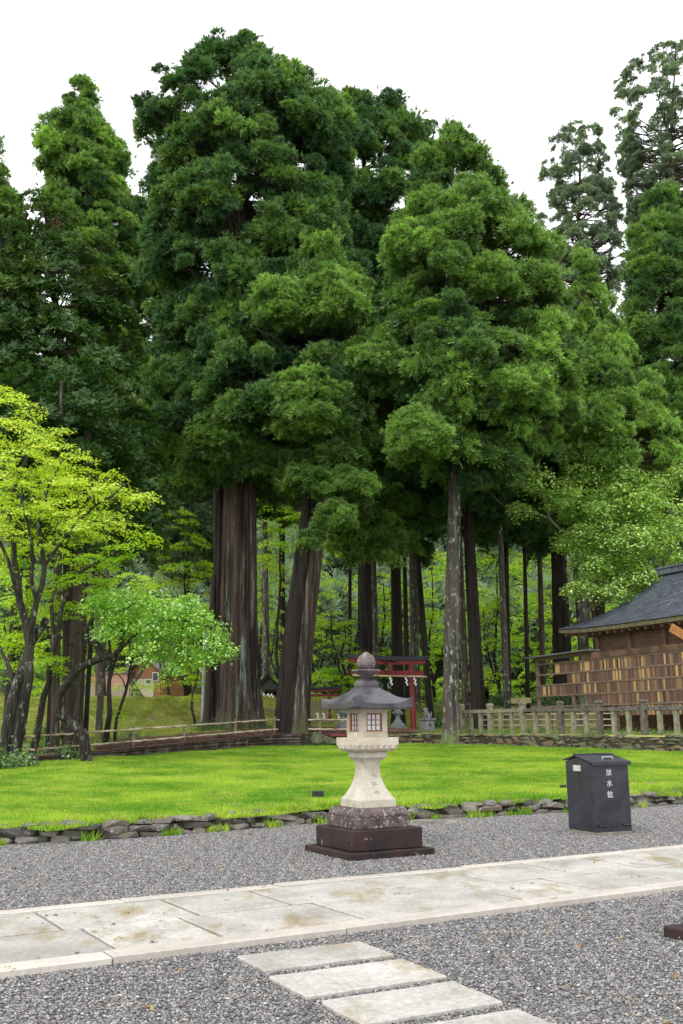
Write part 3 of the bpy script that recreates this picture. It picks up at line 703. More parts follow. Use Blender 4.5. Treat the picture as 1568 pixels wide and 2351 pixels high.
M['beam'] = wood('old_beam', (.13, .07, .045), (.22, .13, .085), (.08, .05, .035), (1, 1, 1), 7, .7, .4, 'World')
M['cedar_new'] = wood('orange_cedar_board', (.34, .15, .05), (.46, .23, .08), None, (1, 1, 1), 6, .7, .2, 'World')
M['wallwood'] = wood('brown_wall_board', (.10, .055, .035), (.18, .105, .07), None, (1, 1, 1), 6, .75, .3, 'World')
M['rail'] = wood('grey_rack_rail', (.13, .095, .075), (.22, .16, .12), None, (1, 1, 1), 6, .8, .3, 'World')
def plaque_mat(nm, c, ink):
    nt = NT(nm); tc = nt.new('ShaderNodeTexCoord').outputs['Object']
    mp = nt.new('ShaderNodeMapping'); mp.inputs['Scale'].default_value = (30, 1, 34); nt.l.new(tc, mp.inputs['Vector'])
    vv = nt.noise(mp.outputs[0], 1.0, 2, .8); msk = nt.ramp(vv, [(.54, 0), (.60, 1)])
    # brush writing runs in a column down the middle of each slip
    sx = nt.new('ShaderNodeSeparateXYZ'); nt.l.new(tc, sx.inputs[0]); mid = nt.math('LESS_THAN', nt.math('ABSOLUTE', sx.outputs[0]), .024)
    oi = nt.new('ShaderNodeObjectInfo').outputs['Random']
    cc = nt.mix(1.0, c, nt.ramp(oi, [(0, .75), (1, 1.2)]), 'MULTIPLY')
    return nt.set(nt.mix(nt.math('MULTIPLY', nt.math('MULTIPLY', msk, mid), .75), cc, ink), .7)
M['plq'] = [plaque_mat('aged_plaque_brown', (.15, .085, .055), (.03, .02, .015)), plaque_mat('aged_plaque_dark', (.10, .06, .045), (.02, .015, .012)), plaque_mat('plaque_tan', (.25, .155, .085), (.05, .03, .02)), plaque_mat('new_plaque_yellow', (.50, .33, .13), (.10, .06, .03))]

AX = rad(30.5); E_ = np.array([math.cos(AX), math.sin(AX), 0]); N_ = np.array([-math.sin(AX), math.cos(AX), 0])
def st(s, t, z=0): return E_ * s + N_ * t + np.array([0, 0, z])
def text_mesh(s, size, ext=.003):
    cu = bpy.data.curves.new('lettering', 'FONT'); cu.body = s; cu.size = size; cu.extrude = ext; cu.align_x = 'CENTER'; cu.align_y = 'CENTER'; cu.resolution_u = 3
    o = bpy.data.objects.new('tmp_text', cu); COL.objects.link(o); dg = bpy.context.evaluated_depsgraph_get()
    me = bpy.data.meshes.new_from_object(o.evaluated_get(dg)); bpy.data.objects.remove(o); bpy.data.curves.remove(cu); me.materials.clear(); return me
def face_rot(n):
    "rotation that stands text upright facing horizontal direction n"
    n = Vector(n).normalized(); x = Vector((0, 0, 1)).cross(n); y = n.cross(x); return Matrix((x, y, n)).transposed().to_euler()

# ------------------------------------------------------------------ paved path
path = thing('paved_path', None, None, (0, 0, 0)); path['kind'] = 'structure'; 
MB().box(st(2, 8.3, .005), (40, 2.24, .030), AX).obj('joint_bed', M['joint'], path)
rng = np.random.default_rng(11); 
def slab(nm, s0, s1, t0, t1, ztop, mat, par, g=.008, rough_edge=0):
    hs, ht = (s1 - s0) / 2, (t1 - t0) / 2; c = st((s0 + s1) / 2, (t0 + t1) / 2, ztop / 2 - .02)
    m = MB().box((0, 0, 0), (2 * hs - g, 2 * ht - g, ztop + .04)).mesh(nm, False, .006, 1)
    return link(nm, m, mat, par, c, (rng.normal() * .0035, rng.normal() * .0035, AX))
for t0, t1, off in ((7.36, 8.30, 0), (8.30, 9.24, .62)):
    s = -8.3 + off
    while s < 16:
        L = rng.uniform(.8, 1.3); slab('paving_slab', s, s + L, t0, t1, .050 + rng.uniform(-.004, .004), M['slab'], path, .036); s += L
for t0, t1 in ((7.13, 7.36), (9.24, 9.42)):
    s = -9 + rng.uniform(0, 1)
    while s < 17:
        L = rng.uniform(1.5, 2.4); slab('kerb_stone', s, s + L, t0, t1, .056, M['kerb'], path, .01); s += L
for i, (cx, cy_, w, d, lab) in enumerate([(-.21, 7.47, .98, .48, 'pale granite stepping slab closest to the paved path'), (.08, 6.86, 1.0, .55, 'stepping slab with a blue-grey corner, second out from the paved path'), (.38, 6.26, .93, .52, 'stepping slab third out from the paved path'), (.66, 5.64, .95, .5, 'stepping slab cut by the bottom edge of the picture, farthest from the paved path')]):
    V = MB(); k = np.random.default_rng(40 + i); n = 40; poly = []
    for j in range(n):
        a = 2 * math.pi * j / n; cx_, sx_ = math.cos(a), math.sin(a); m_ = max(abs(cx_), abs(sx_)); poly.append((cx_ / m_ * w / 2 + k.normal() * .006, sx_ / m_ * d / 2 + k.normal() * .006))
    V.rings([[(p[0], p[1], -.03) for p in poly], [(p[0], p[1], .024) for p in poly], [(p[0] * .985, p[1] * .975, .032) for p in poly]])
    tag(V.obj('stepping_stone', M['slab'], None, loc=(cx, cy_, 0), rot=(0, 0, rad(27.5))), lab, 'stepping stone', 'stepping slabs leading off the paved path')

# ------------------------------------------------------------------ dry stone walls
def rock_mesh(seed, n=22, flat=1.0):
    rg = np.random.default_rng(seed); bm = bmesh.new()
    d = vnorm(rg.normal(size=(n, 3))); d = np.sign(d) * np.abs(d) ** .62; d = d / np.abs(d).max() * .5; d += rg.normal(size=d.shape) * .035
    for p in d: bm.verts.new(p)
    r = bmesh.ops.convex_hull(bm, input=bm.verts[:]); bmesh.ops.delete(bm, geom=[v_ for v_ in bm.verts if not v_.link_faces], context='VERTS')
    bmesh.ops.bevel(bm, geom=bm.edges[:], offset=.03, segments=1, affect='EDGES') if n < 18 else None
    me = bpy.data.meshes.new('stone'); bm.to_mesh(me); bm.free(); return me
ROCKS = [rock_mesh(i, 22) for i in range(12)]; ROCKS_M = [r.copy() for r in ROCKS]
for r in ROCKS: r.materials.append(M['rock'])
for r in ROCKS_M: r.materials.append(M['rock_moss'])
def dry_wall(root, x0, x1, fy, fz0, fz1, lmin, lmax, ch, meshes, seed, proud=.04, depth=.28, lie=.0):
    rg = np.random.default_rng(seed); xs_ = np.linspace(x0, x1, 400); ys_ = np.array([fy(a) for a in xs_]); cum = np.concatenate([[0], np.cumsum(np.hypot(np.diff(xs_), np.diff(ys_)))]); tot = cum[-1]
    zc = 0; row = 0; cnt = 0
    while True:
        s = rg.uniform(-.3, 0); any_ = False; h0 = ch * rg.uniform(.85, 1.15)
        while s < tot:
            L = rg.uniform(lmin, lmax) * (1.35 if row % 2 else 1); m = s + L / 2; x = float(np.interp(m, cum, xs_)); y = float(fy(x)); b, t = float(fz0(x)), float(fz1(x))
            if b + zc < t - .035:
                any_ = True; h = min(h0 * rg.uniform(.85, 1.35), t - b - zc + .04); xa, xb = np.interp([max(m - .1, 0), min(m + .1, tot)], cum, xs_); ang = math.atan2(fy(xb) - fy(xa), xb - xa)
                nrm = (math.sin(ang), -math.cos(ang)); pr = rg.uniform(-.3, 1) * proud + (0.05 if row == 0 else 0); dpt = depth * rg.uniform(.8, 1.2)
                link('stone', meshes[rg.integers(0, len(meshes))], None, root, (x + nrm[0] * (pr - dpt / 2 + .05), y + nrm[1] * (pr - dpt / 2 + .05), b + zc + h / 2 - .015), (rg.normal() * .06, rg.normal() * .05 + lie, ang + rg.normal() * .05 + (math.pi if rg.random() < .5 else 0)), (L * 1.04, dpt, h * 1.12)); cnt += 1
            s += L
        zc += h0 * .93; row += 1
        if not any_ or row > 8: break
    return cnt
w1 = thing('stone_wall', 'low dry stone edging of rough rocks between gravel yard and lawn', 'stone wall')
MB().rings([[(x, yF(x) + o, z) for x in np.linspace(-14, 16, 60)] + [(x, yF(x) + o + .3, z) for x in np.linspace(16, -14, 60)] for o, z in ((.06, -.02), (.06, .17))]).obj('earth_core', M['soilwall'], w1)
c1 = dry_wall(w1, -9, 11, lambda x: float(yF(x)), lambda x: 0, lambda x: .25 + .05 * math.sin(x * 1.9) * math.cos(x * .7), .12, .6, .10, ROCKS, 3, .07, .3)
_p = [(x, yB(x)) for x in np.linspace(1.32, 14.5, 50)]
w2 = thing('stone_wall', 'mossy dry stone retaining wall at the back of the lawn under the stone fence', 'stone wall')
MB().rings([[(x, y + o, (zt(x) - .02) if top else (lawn_z(x, y) - .1)) for x, y in _p] + [(x, y + o + .14, (zt(x) - .02) if top else (lawn_z(x, y) - .1)) for x, y in reversed(_p)] for o, top in ((-.04, False), (-.04, True))]).obj('earth_core', M['soilwall'], w2)
c2 = dry_wall(w2, 1.4, 13.5, lambda x: float(yB(x)), lambda x: float(lawn_z(x, yB(x))) - .02, lambda x: float(zt(x)) + .02, .22, .75, .15, ROCKS_M, 4, .06, .35)
def lone(nm, me, label, cat, loc, rot, scl, group=None): return tag(link(nm, me, None, None, loc, rot, scl), label, cat, group)
p = G(1005, 1890); lone('flat_stone', ROCKS[2], 'long flat grey stone lying in gravel just right of the lantern base', 'stone', (p[0], p[1], .02), (0, 0, rad(8)), (1.15, .35, .09))
p = G(1508, 1835); lone('flat_stone', ROCKS[5], 'long tilted slab balanced on the stone edging right of the black box', 'stone', (p[0] - .1, p[1] + .3, .27), (0, rad(-9), rad(28)), (1.1, .4, .12))
p = G(690, 1876); lone('flat_stone', ROCKS[7], 'long weathered slab capping the stone edging left of the lantern', 'stone', (p[0], p[1] + .42, .23), (0, rad(3), rad(20)), (1.15, .34, .15))
p = Gl(735, 1712)
rk = lone('boulder', rock_mesh(77, 30), 'moss covered boulder at the lawn edge below the plank bridge', 'boulder', (p[0], p[1] - .1, p[2] + .2), (.1, .2, .4), (1.0, .8, .62)); rk.data.materials.append(M['rock_moss'])
rk = lone('boulder', rock_mesh(78, 30), 'small dark stone beside the moss covered boulder on the lawn', 'boulder', (p[0] + .5, p[1] - .35, p[2] + .1), (.1, .25, 1.4), (.7, .55, .4)); rk.data.materials.append(M['rock_moss'])

# ------------------------------------------------------------------ stone lantern
def sq(a, z, n=1, lift=0, pw=3, rz=0):
    out = []
    for k, (sx, sy) in enumerate([(-1, -1), (1, -1), (1, 1), (-1, 1)]):
        ex, ey = [(1, 0), (0, 1), (-1, 0), (0, -1)][k]
        for i in range(n):
            x, y = sx * a + ex * 2 * a * i / n, sy * a + ey * 2 * a * i / n; c = min(abs(x), abs(y)) / max(a, 1e-6); out.append((x, y, z + lift * c ** pw))
    return out
def ellipsoid(mb, c, r, M3=None, nu=8, nv=5):
    R = []
    for j in range(nv + 1):
        ph = math.pi * j / nv; ring = []
        for i in range(nu):
            th = 2 * math.pi * i / nu; p_ = Vector((r[0] * math.sin(max(ph, .01)) * math.cos(th), r[1] * math.sin(max(ph, .01)) * math.sin(th), -r[2] * math.cos(ph)))
            if M3: p_ = M3 @ p_
            ring.append(tuple(Vector(c) + p_))
        R.append(ring)
    mb.rings(R)
def petals(mb, a, z, n, rx, ry, rz_, slant, tiltx=0):
    for k in range(4):
        R4 = Matrix.Rotation(k * math.pi / 2, 3, 'Z')
        for i in range(n):
            x = -a + 2 * a * (i + .5) / n; c = R4 @ Vector((x, -a, z)); m3 = R4 @ Matrix.Rotation(tiltx, 3, 'X') @ Matrix.Rotation(slant * (1 if x > 0 else -1) * (abs(x) / a) , 3, 'Y')
            ellipsoid(mb, c, (rx, ry, rz_), m3, 10, 6)
def lantern(label, loc, rz, group, k=1.0, full=True, mats=None):
    m_ = mats or {}
    g = lambda a: m_.get(a, M[a])
    t = thing('stone_lantern', label, 'stone lantern', loc, rz, group); t.scale = (k, k, k)
    MB().box((0, 0, .03), (1.22, 1.22, .115)).obj('plinth', g('lant_dark'), t, bevel=.012)
    MB().box((0, 0, .213), (1.0, 1.0, .245)).obj('step', g('lant_dark'), t, bevel=.012)
    b = MB().rings([sq(.392, .337), sq(.392, .455), sq(.385, .475), sq(.35, .56), sq(.335, .574)]); lo = b.obj('lotus_base', g('lant_lotus'), t, bevel=.008)
    if full:
        pm = MB(); petals(pm, .362, .522, 8, .055, .022, .062, .5, rad(-30)); pm.obj('petal_carving', g('lant_lotus'), lo, smooth=True)
    prof = [(.263, .575), (.263, .672)]
    for i in range(15):
        q = i / 14; prof.append((.245 - (.245 - .114) * math.sin(q * math.pi / 2) ** 1.0, .69 + (1.10 - .69) * q))
    prof = prof[:2] + [(.263 - (.263 - .115) * (math.sin(q * math.pi / 2)), .672 + .42 * q ** 1.25) for q in np.linspace(.06, 1, 14)] + [(.118, 1.12), (.128, 1.145), (.150, 1.17), (.176, 1.187), (.186, 1.195), (.186, 1.268)]
    co = MB().rings([sq(a, z) for a, z in prof]).obj('column', g('lant_pale'), t, bevel=.007)
    pl = MB().rings([sq(.245, 1.270), sq(.262, 1.285), sq(.285, 1.325), sq(.299, 1.350), sq(.299, 1.445)]).obj('platform', g('lant_plat'), t, bevel=.006)
    if full:
        pm = MB(); petals(pm, .272, 1.315, 6, .042, .024, .036, 0, rad(30)); petals(pm, .288, 1.342, 6, .018, .02, .012, 0); pm.obj('petal_carving', g('lant_plat'), pl, smooth=True)
    # fire box: sills, lintels and corner posts around four paper windows
    fb = MB(); fb.box((0, 0, 1.481), (.39, .39, .072)).box((0, 0, 1.783), (.39, .39, .056))
    for sx in (-1, 1):
        for sy in (-1, 1): fb.box((sx * .1565, sy * .1565, 1.636), (.076, .076, .238))
    fbo = fb.obj('fire_box', g('lant_plat'), t, bevel=.003)
    for q in range(4):
        w = bpy.data.objects.new('window', None); COL.objects.link(w); w.parent = t; w.location = Matrix.Rotation(q * math.pi / 2, 3, 'Z') @ Vector((0, -.176, 1.636)); w.rotation_euler = (0, 0, q * math.pi / 2)
        fr = MB(); h = .118
        for s_ in (-1, 1): fr.box((s_ * (h - .009), 0, 0), (.018, .022, 2 * h)); fr.box((0, 0, s_ * (h - .009)), (2 * h - .037, .022, .018))
        fr.obj('frame', M['frame'], w)
        mu = MB()
        for x in (-.032, .032): mu.box((x, .002, 0), (.011, .012, 2 * h - .037))
        for z in (-.034, .030): mu.box((0, .003, z), (2 * h - .037, .010, .010))
        mu.obj('lattice', M['frame'], w); MB().box((0, .012, 0), (2 * h - .037, .003, 2 * h - .037)).obj('paper_pane', M['paper'], w)
    n = 14; R = []
    for i in range(16):
        q = i / 15; a = .445 * (1 - q) + .112 * q; R.append(sq(a, 1.868 + .228 * q ** 1.25, n, .095 * (a / .445) ** 5, 3.2))
    und = [sq(.19, 1.811, n), sq(.33, 1.810, n, .0), sq(.42, 1.800, n, .012, 3), sq(.438, 1.812, n, .022, 3)]
    MB().rings(und + R).obj('roof', g('lant_roof'), t, smooth=True)
    MB().rings([sq(.118, 2.088), sq(.122, 2.10), sq(.122, 2.140), sq(.10, 2.175), sq(.078, 2.20), sq(.05, 2.218)]).obj('collar', g('lant_roof'), t, bevel=.008)
    di = MB(); nd = 48
    def fr_(k): return 1 + .035 * abs(math.sin(k / nd * math.pi * 10))
    di.rings([[(r * fr_(k) * math.cos(2 * math.pi * k / nd), r * fr_(k) * math.sin(2 * math.pi * k / nd), z) for k in range(nd)] for r, z in [(.055, 2.215), (.075, 2.24), (.12, 2.258), (.165, 2.28), (.188, 2.305), (.182, 2.316), (.14, 2.312), (.07, 2.315)]])
    di.obj('lotus_dish', g('lant_jewel'), t, smooth=True)
    MB().lathe([(.02, 2.312), (.075, 2.318), (.108, 2.345), (.123, 2.385), (.125, 2.425), (.112, 2.47), (.088, 2.505), (.055, 2.528), (.03, 2.543), (.018, 2.553), (.004, 2.557)], 28).obj('jewel', g('lant_jewel'), t, smooth=True)
    if full:
        for i, (ch, z, ysl) in enumerate((('常', .985, .128), ('夜', .88, .155), ('燈', .775, .19))):
            link('inscription', text_mesh(ch, .085, .0015), M['engrave'], co, (0.01, -(np.interp(z, [p_[1] for p_ in prof[:16]], [p_[0] for p_ in prof[:16]])) - .001, z), (rad(90) - math.atan2(.06 * (1.1 - z) / .2, .1) * .9, 0, 0))
    return t
lz = rad(29)
lantern('tall stone lantern with lattice windows on stepped dark red base in the gravel', (.31, 13.36, 0), lz, 'stone lanterns')
# corner of a second lantern plinth at the right edge
c = G(1523, 2153); e29 = np.array([math.cos(lz), math.sin(lz), 0]); n29 = np.array([-math.sin(lz), math.cos(lz), 0])
c = c + .61 * e29 - .61 * n29
t = thing('lantern_base', 'dark red stone lantern base cut off by the right edge beside the path', 'stone base', (c[0], c[1], 0), lz, 'stone lanterns')
MB().box((0, 0, .03), (1.22, 1.22, .115)).obj('plinth', M['lant_dark'], t, bevel=.012); MB().box((0.05, 0.05, .213), (.95, .95, .245)).obj('step', M['lant_dark'], t, bevel=.012)
gm = {a: M['stone_grey'] for a in ('lant_dark', 'lant_lotus', 'lant_pale', 'lant_plat', 'lant_roof', 'lant_jewel')}
for (u, v, Y, lab) in ((914, 1688, 47.6, 'small grey stone lantern just left of the red gate post'), (787, 1688, 46.6, 'small grey stone lantern half hidden behind the big lantern fire box')):
    p = P(u, v, Y); lantern(lab, (p[0], Y, root_z(p[0], Y)), lz, 'stone lanterns', .62, False, gm)

# ------------------------------------------------------------------ black fire-nozzle box
b2 = rad(22); t = thing('fire_nozzle_box', 'dark steel hose nozzle box with sloping lid and white lettering on the gravel', 'utility box', (3.63, 15.07, 0), b2)
S_ = .66
MB().box((S_ / 2, S_ / 2, .02), (S_, S_, .055)).obj('concrete_foot', M['conc'], t, bevel=.004)
bd = MB().prism([(.004, .048), (S_ - .004, .048), (S_ - .004, 1.035), (.38, 1.10), (.004, 1.012)], (0, 1, 0), (0, 0, 1), (.004, 0, 0), (S_ - .008, 0, 0)).obj('body', M['bin'], t, bevel=.004)
MB().box((S_ / 2, .0005, .16), (S_ - .02, .004, .004)).box((S_ / 2, .0005, .125), (S_ - .02, .004, .003)).obj('front_seam', M['bin_dark'], t)
MB().box((.0035, .33, .56), (.004, .005, .85)).box((.0035, .17, .135), (.004, .33, .004)).obj('side_seam', M['bin_dark'], t)
lid = MB()
def plate(y0, z0, y1, z1, x0=-.02, x1=S_ + .02, th=.022):
    lid.prism([(y0, z0), (y1, z1), (y1, z1 + th), (y0, z0 + th)], (0, 1, 0), (0, 0, 1), (x0, 0, 0), (x1 - x0, 0, 0))
plate(-.045, 1.020, .37, 1.112); lid.prism([(-.049, .992), (-.045, .992), (-.045, 1.044), (-.049, 1.044)], (0, 1, 0), (0, 0, 1), (-.02, 0, 0), (S_ + .04, 0, 0))
lo = lid.obj('lid', M['bin'], t, bevel=.003)
lid = MB(); plate(.385, 1.112, S_ + .03, 1.046); lid.obj('rear_cover', M['bin'], t, bevel=.003)
MB().box((S_ / 2, .40, 1.140), (S_ + .02, .075, .03)).obj('ridge_cap', M['bin'], t, bevel=.006)
hd = MB(); hd.tube([(.28, .1, 1.07), (.28, .1, 1.095), (.28, .115, 1.105), (.46, .115, 1.105), (.46, .1, 1.095), (.46, .1, 1.07)], .009, 8); hd.obj('handle', M['steel'], lo, smooth=True)
for x in (.07, .50): h = MB(); h.tube([(x, -.012, .14), (x + .11, -.012, .14)], .014, 10); h.obj('hinge', M['bin'], t, smooth=True)
MB().box((-.018, .33, .945), (.035, .16, .085)).box((-.03, .37, .945), (.02, .03, .09)).obj('latch', M['latch'], t, bevel=.004)
for ch, z in (('放', .885), ('水', .725), ('銃', .565)): link('lettering', text_mesh(ch, .105), M['letter'], bd, (S_ * .46, -.001, z), (rad(90), 0, 0))

# small garden lights
def spot(label, u, v, k=1.0):
    p = Gl(u, v); t = thing('spotlight', label, 'spotlight', p, rad(20), 'black garden spotlights on the lawn'); t.scale = (k, k, k)
    MB().box((0, 0, .09), (.2, .12, .11)).obj('housing', M['black'], t, bevel=.01); MB().tube([(0, 0, -.02), (0, 0, .04)], .02).obj('stake', M['black'], t); MB().box((0, -.062, .09), (.16, .006, .08)).obj('lens', M['bin'], t)
spot('small black spotlight in the grass left of the stone lantern', 730, 1834); spot('small black spotlight in the grass left of the steel box', 1293, 1812, .6)

# ------------------------------------------------------------------ timber retaining wall, bamboo fence, plank bridge
tw_ = thing('timber_wall', 'low retaining wall of stacked dark logs between posts at left lawn edge', 'retaining wall')
bxs = np.linspace(-9.7, -1.3, 200); bys = yB(bxs); cum = np.concatenate([[0], np.cumsum(np.hypot(np.diff(bxs), np.diff(bys)))])
s = 0; prev = None; rg = np.random.default_rng(8)
while s < cum[-1]:
    x = float(np.interp(s, cum, bxs)); y = float(yB(x)) - .12; z0 = float(lawn_z(x, y)); z1 = float(zt(x)) + .04
    MB().tube([(x, y - .06, z0 - .1), (x, y - .06, z1 + .06)], .05, 8).obj('post', M['log'], tw_)
    if prev:
        a, b = prev, (x, y, z0, z1); hh = ((a[3] - a[2]) + (b[3] - b[2])) / 2; n = max(2, int(round(hh / .12))); r = hh / n / 2
        for i in range(n):
            f = (i + .5) / n; j = rg.normal() * .012
            MB().tube([(a[0], a[1] + j, a[2] + (a[3] - a[2]) * f), (b[0], b[1] + j, b[2] + (b[3] - b[2]) * f)], max(r * .97, .03), 9).obj('log', M['log'], tw_, smooth=True)
    prev = (x, y, z0, z1); s += rg.uniform(.75, 1.3)
# deck boards on top
for i in range(14):
    s0, s1 = cum[-1] * i / 14, cum[-1] * (i + 1) / 14 - .01; q = [(float(np.interp(a, cum, bxs))) for a in (s0, s1)]
    MB().bar((q[0], yB(q[0]) + .12, zt(q[0]) + .05), (q[1], yB(q[1]) + .12, zt(q[1]) + .05), .42, .04).obj('cap_board', M['deck'], tw_)
bs = [float(a) for a in (-1.15, .3)]
br = thing('plank_bridge', 'small dark plank bridge above the mossy boulder', 'footbridge')
for i in range(7):
    x0, x1 = bs[0] + (bs[1] - bs[0]) * i / 7, bs[0] + (bs[1] - bs[0]) * (i + 1) / 7 - .02; MB().box(((x0 + x1) / 2, yB(x0) + .35, 1.26), (x1 - x0, 1.0, .05)).obj('plank', M['deck'], br)
MB().box((sum(bs) / 2, yB(-.4) - .17, 1.2), (1.5, .06, .1)).obj('edge_beam', M['darkred'], br)
MB().rings([[(x, yB(x) - .06, z) for x in np.linspace(-2.2, 1.4, 12)] + [(x, yB(x) + .1, z) for x in np.linspace(1.4, -2.2, 12)] for z in (.5, 1.16)]).obj('earth_face', M['soilwall'], br)
tr = thing('timber_wall', 'short stack of dark logs right of the plank bridge behind the big lantern', 'retaining wall')
for i in range(4): MB().tube([(.45, yB(.45) - .12, .84 + i * .11), (1.3, yB(1.3) - .12, .84 + i * .11)], .053, 9).obj('log', M['log'], tr, smooth=True)
for x in (.42, 1.3): MB().tube([(x, yB(x) - .19, .7), (x, yB(x) - .19, 1.3)], .05, 8).obj('post', M['log'], tr)
MB().box((2.5, yB(2.5) - .0, .95), (5.2, .2, .3)).obj('earth_bank', M['soilwall'], tr) if False else None

bf = thing('bamboo_fence', 'two rail bamboo fence along the path edge in front of giant cedars', 'fence')
us = [-60, 5, 105, 212, 321, 432, 544, 631, 733, 790]; pts = []
for u in us:
    # station on a line .55 m behind the timber wall
    best = min(np.linspace(-13, 1.2, 400), key=lambda x: abs((784 + x / (yB(x) + .55) * 2286 * .985) - u)); pts.append((float(best), float(yB(best)) + .55))
for x, y in pts: MB().tube([(x, y, root_z(x, y) - .1), (x, y, root_z(x, y) + .74)], .045, 8).obj('post', M['post'], bf)
for zz in (.22, .62):
    for (x0, y0), (x1, y1) in zip(pts[:-1], pts[1:]):
        n = 9; q = [(x0 + (x1 - x0) * i / n, y0 + (y1 - y0) * i / n - .06, root_z(x0, y0) + (root_z(x1, y1) - root_z(x0, y0)) * i / n + zz + rg.normal() * .006) for i in range(n + 1)]
        P2, R2 = [], []
        for i, a in enumerate(q):
            d = (np.array(q[min(i + 1, n)]) - np.array(q[max(i - 1, 0)])); d = d / np.linalg.norm(d) * .012
            for sgn, rr_ in ((-1, .024), (0, .029), (1, .024)): P2.append(np.array(a) + d * sgn); R2.append(rr_ * 1.35)
        MB().tube(P2, R2, 8).obj('rail', M['bamboo'], bf, smooth=True)

# ------------------------------------------------------------------ stone fence at right
sf = thing('stone_fence', 'mossy stone post and rail fence on the retaining wall at right', 'fence')
fu = [1060, 1126, 1201, 1288, 1377, 1479, 1592]
fa, fb_ = P(1060, 1650, 45.0), P(1592, 1650, 34.6)
def on_f(u):
    f = min(np.linspace(-.05, 1.1, 600), key=lambda f: abs((lambda q: 784 + 0 * 1 + ((q - np.array([0, 0, EYE])) @ _R) / ((q - np.array([0, 0, EYE])) @ _f) * FPX * KS - u)(fa + (fb_ - fa) * f))); return fa + (fb_ - fa) * f
fps = [on_f(u) for u in fu]; fd = vnorm((fb_ - fa) * [1, 1, 0]); fang = math.atan2(fd[1], fd[0])
for i, p in enumerate(fps):
    z = root_z(p[0], p[1]); mt = M['fence_dark'] if i >= 3 else M['fence_stone']
    mb = MB().box((p[0], p[1], z + .55), (.2, .2, 1.2), fang); o = mb.obj('post', mt, sf, bevel=.012)
    MB().box((p[0], p[1], z + 1.18), (.24, .24, .05), fang).rings([[(p[0] + math.cos(fang + math.pi / 4 + k * math.pi / 2) * r, p[1] + math.sin(fang + math.pi / 4 + k * math.pi / 2) * r, z + h) for k in range(4)] for r, h in ((.17, 1.2055), (.11, 1.26), (.03, 1.27))]).obj('cap', mt, o, bevel=.006)
    if i + 1 < len(fps):
        q = fps[i + 1]; zq = root_z(q[0], q[1]); a = p + fd * .105; b = q - fd * .105
        MB().bar((a[0], a[1], z + .93), (b[0], b[1], zq + .93), .2, .15).obj('rail', M['fence_dark'] if i >= 2 else M['fence_stone'], sf, bevel=.015)
        for f in (1 / 3, 2 / 3):
            m = p + (q - p) * f; zm = root_z(m[0], m[1]); MB().box((m[0], m[1], zm + .40), (.15, .15, .91), fang).obj('baluster', M['fence_stone'], sf, bevel=.01)
# low bamboo railing behind it
b3 = thing('bamboo_fence', 'low three rail bamboo fence seen through the stone fence', 'fence'); q0, q1 = P(1085, 1650, 49), P(1420, 1650, 42)
for i in range(6):
    p = q0 + (q1 - q0) * i / 5; z = root_z(p[0], p[1]); MB().tube([(p[0], p[1], z - .05), (p[0], p[1], z + .8)], .035, 8).obj('post', M['post'], b3)
for h in (.25, .5, .74): MB().tube([(q0[0], q0[1] - .04, root_z(q0[0], q0[1]) + h), (q1[0], q1[1] - .04, root_z(q1[0], q1[1]) + h)], .025, 8).obj('rail', M['bamboo'], b3)

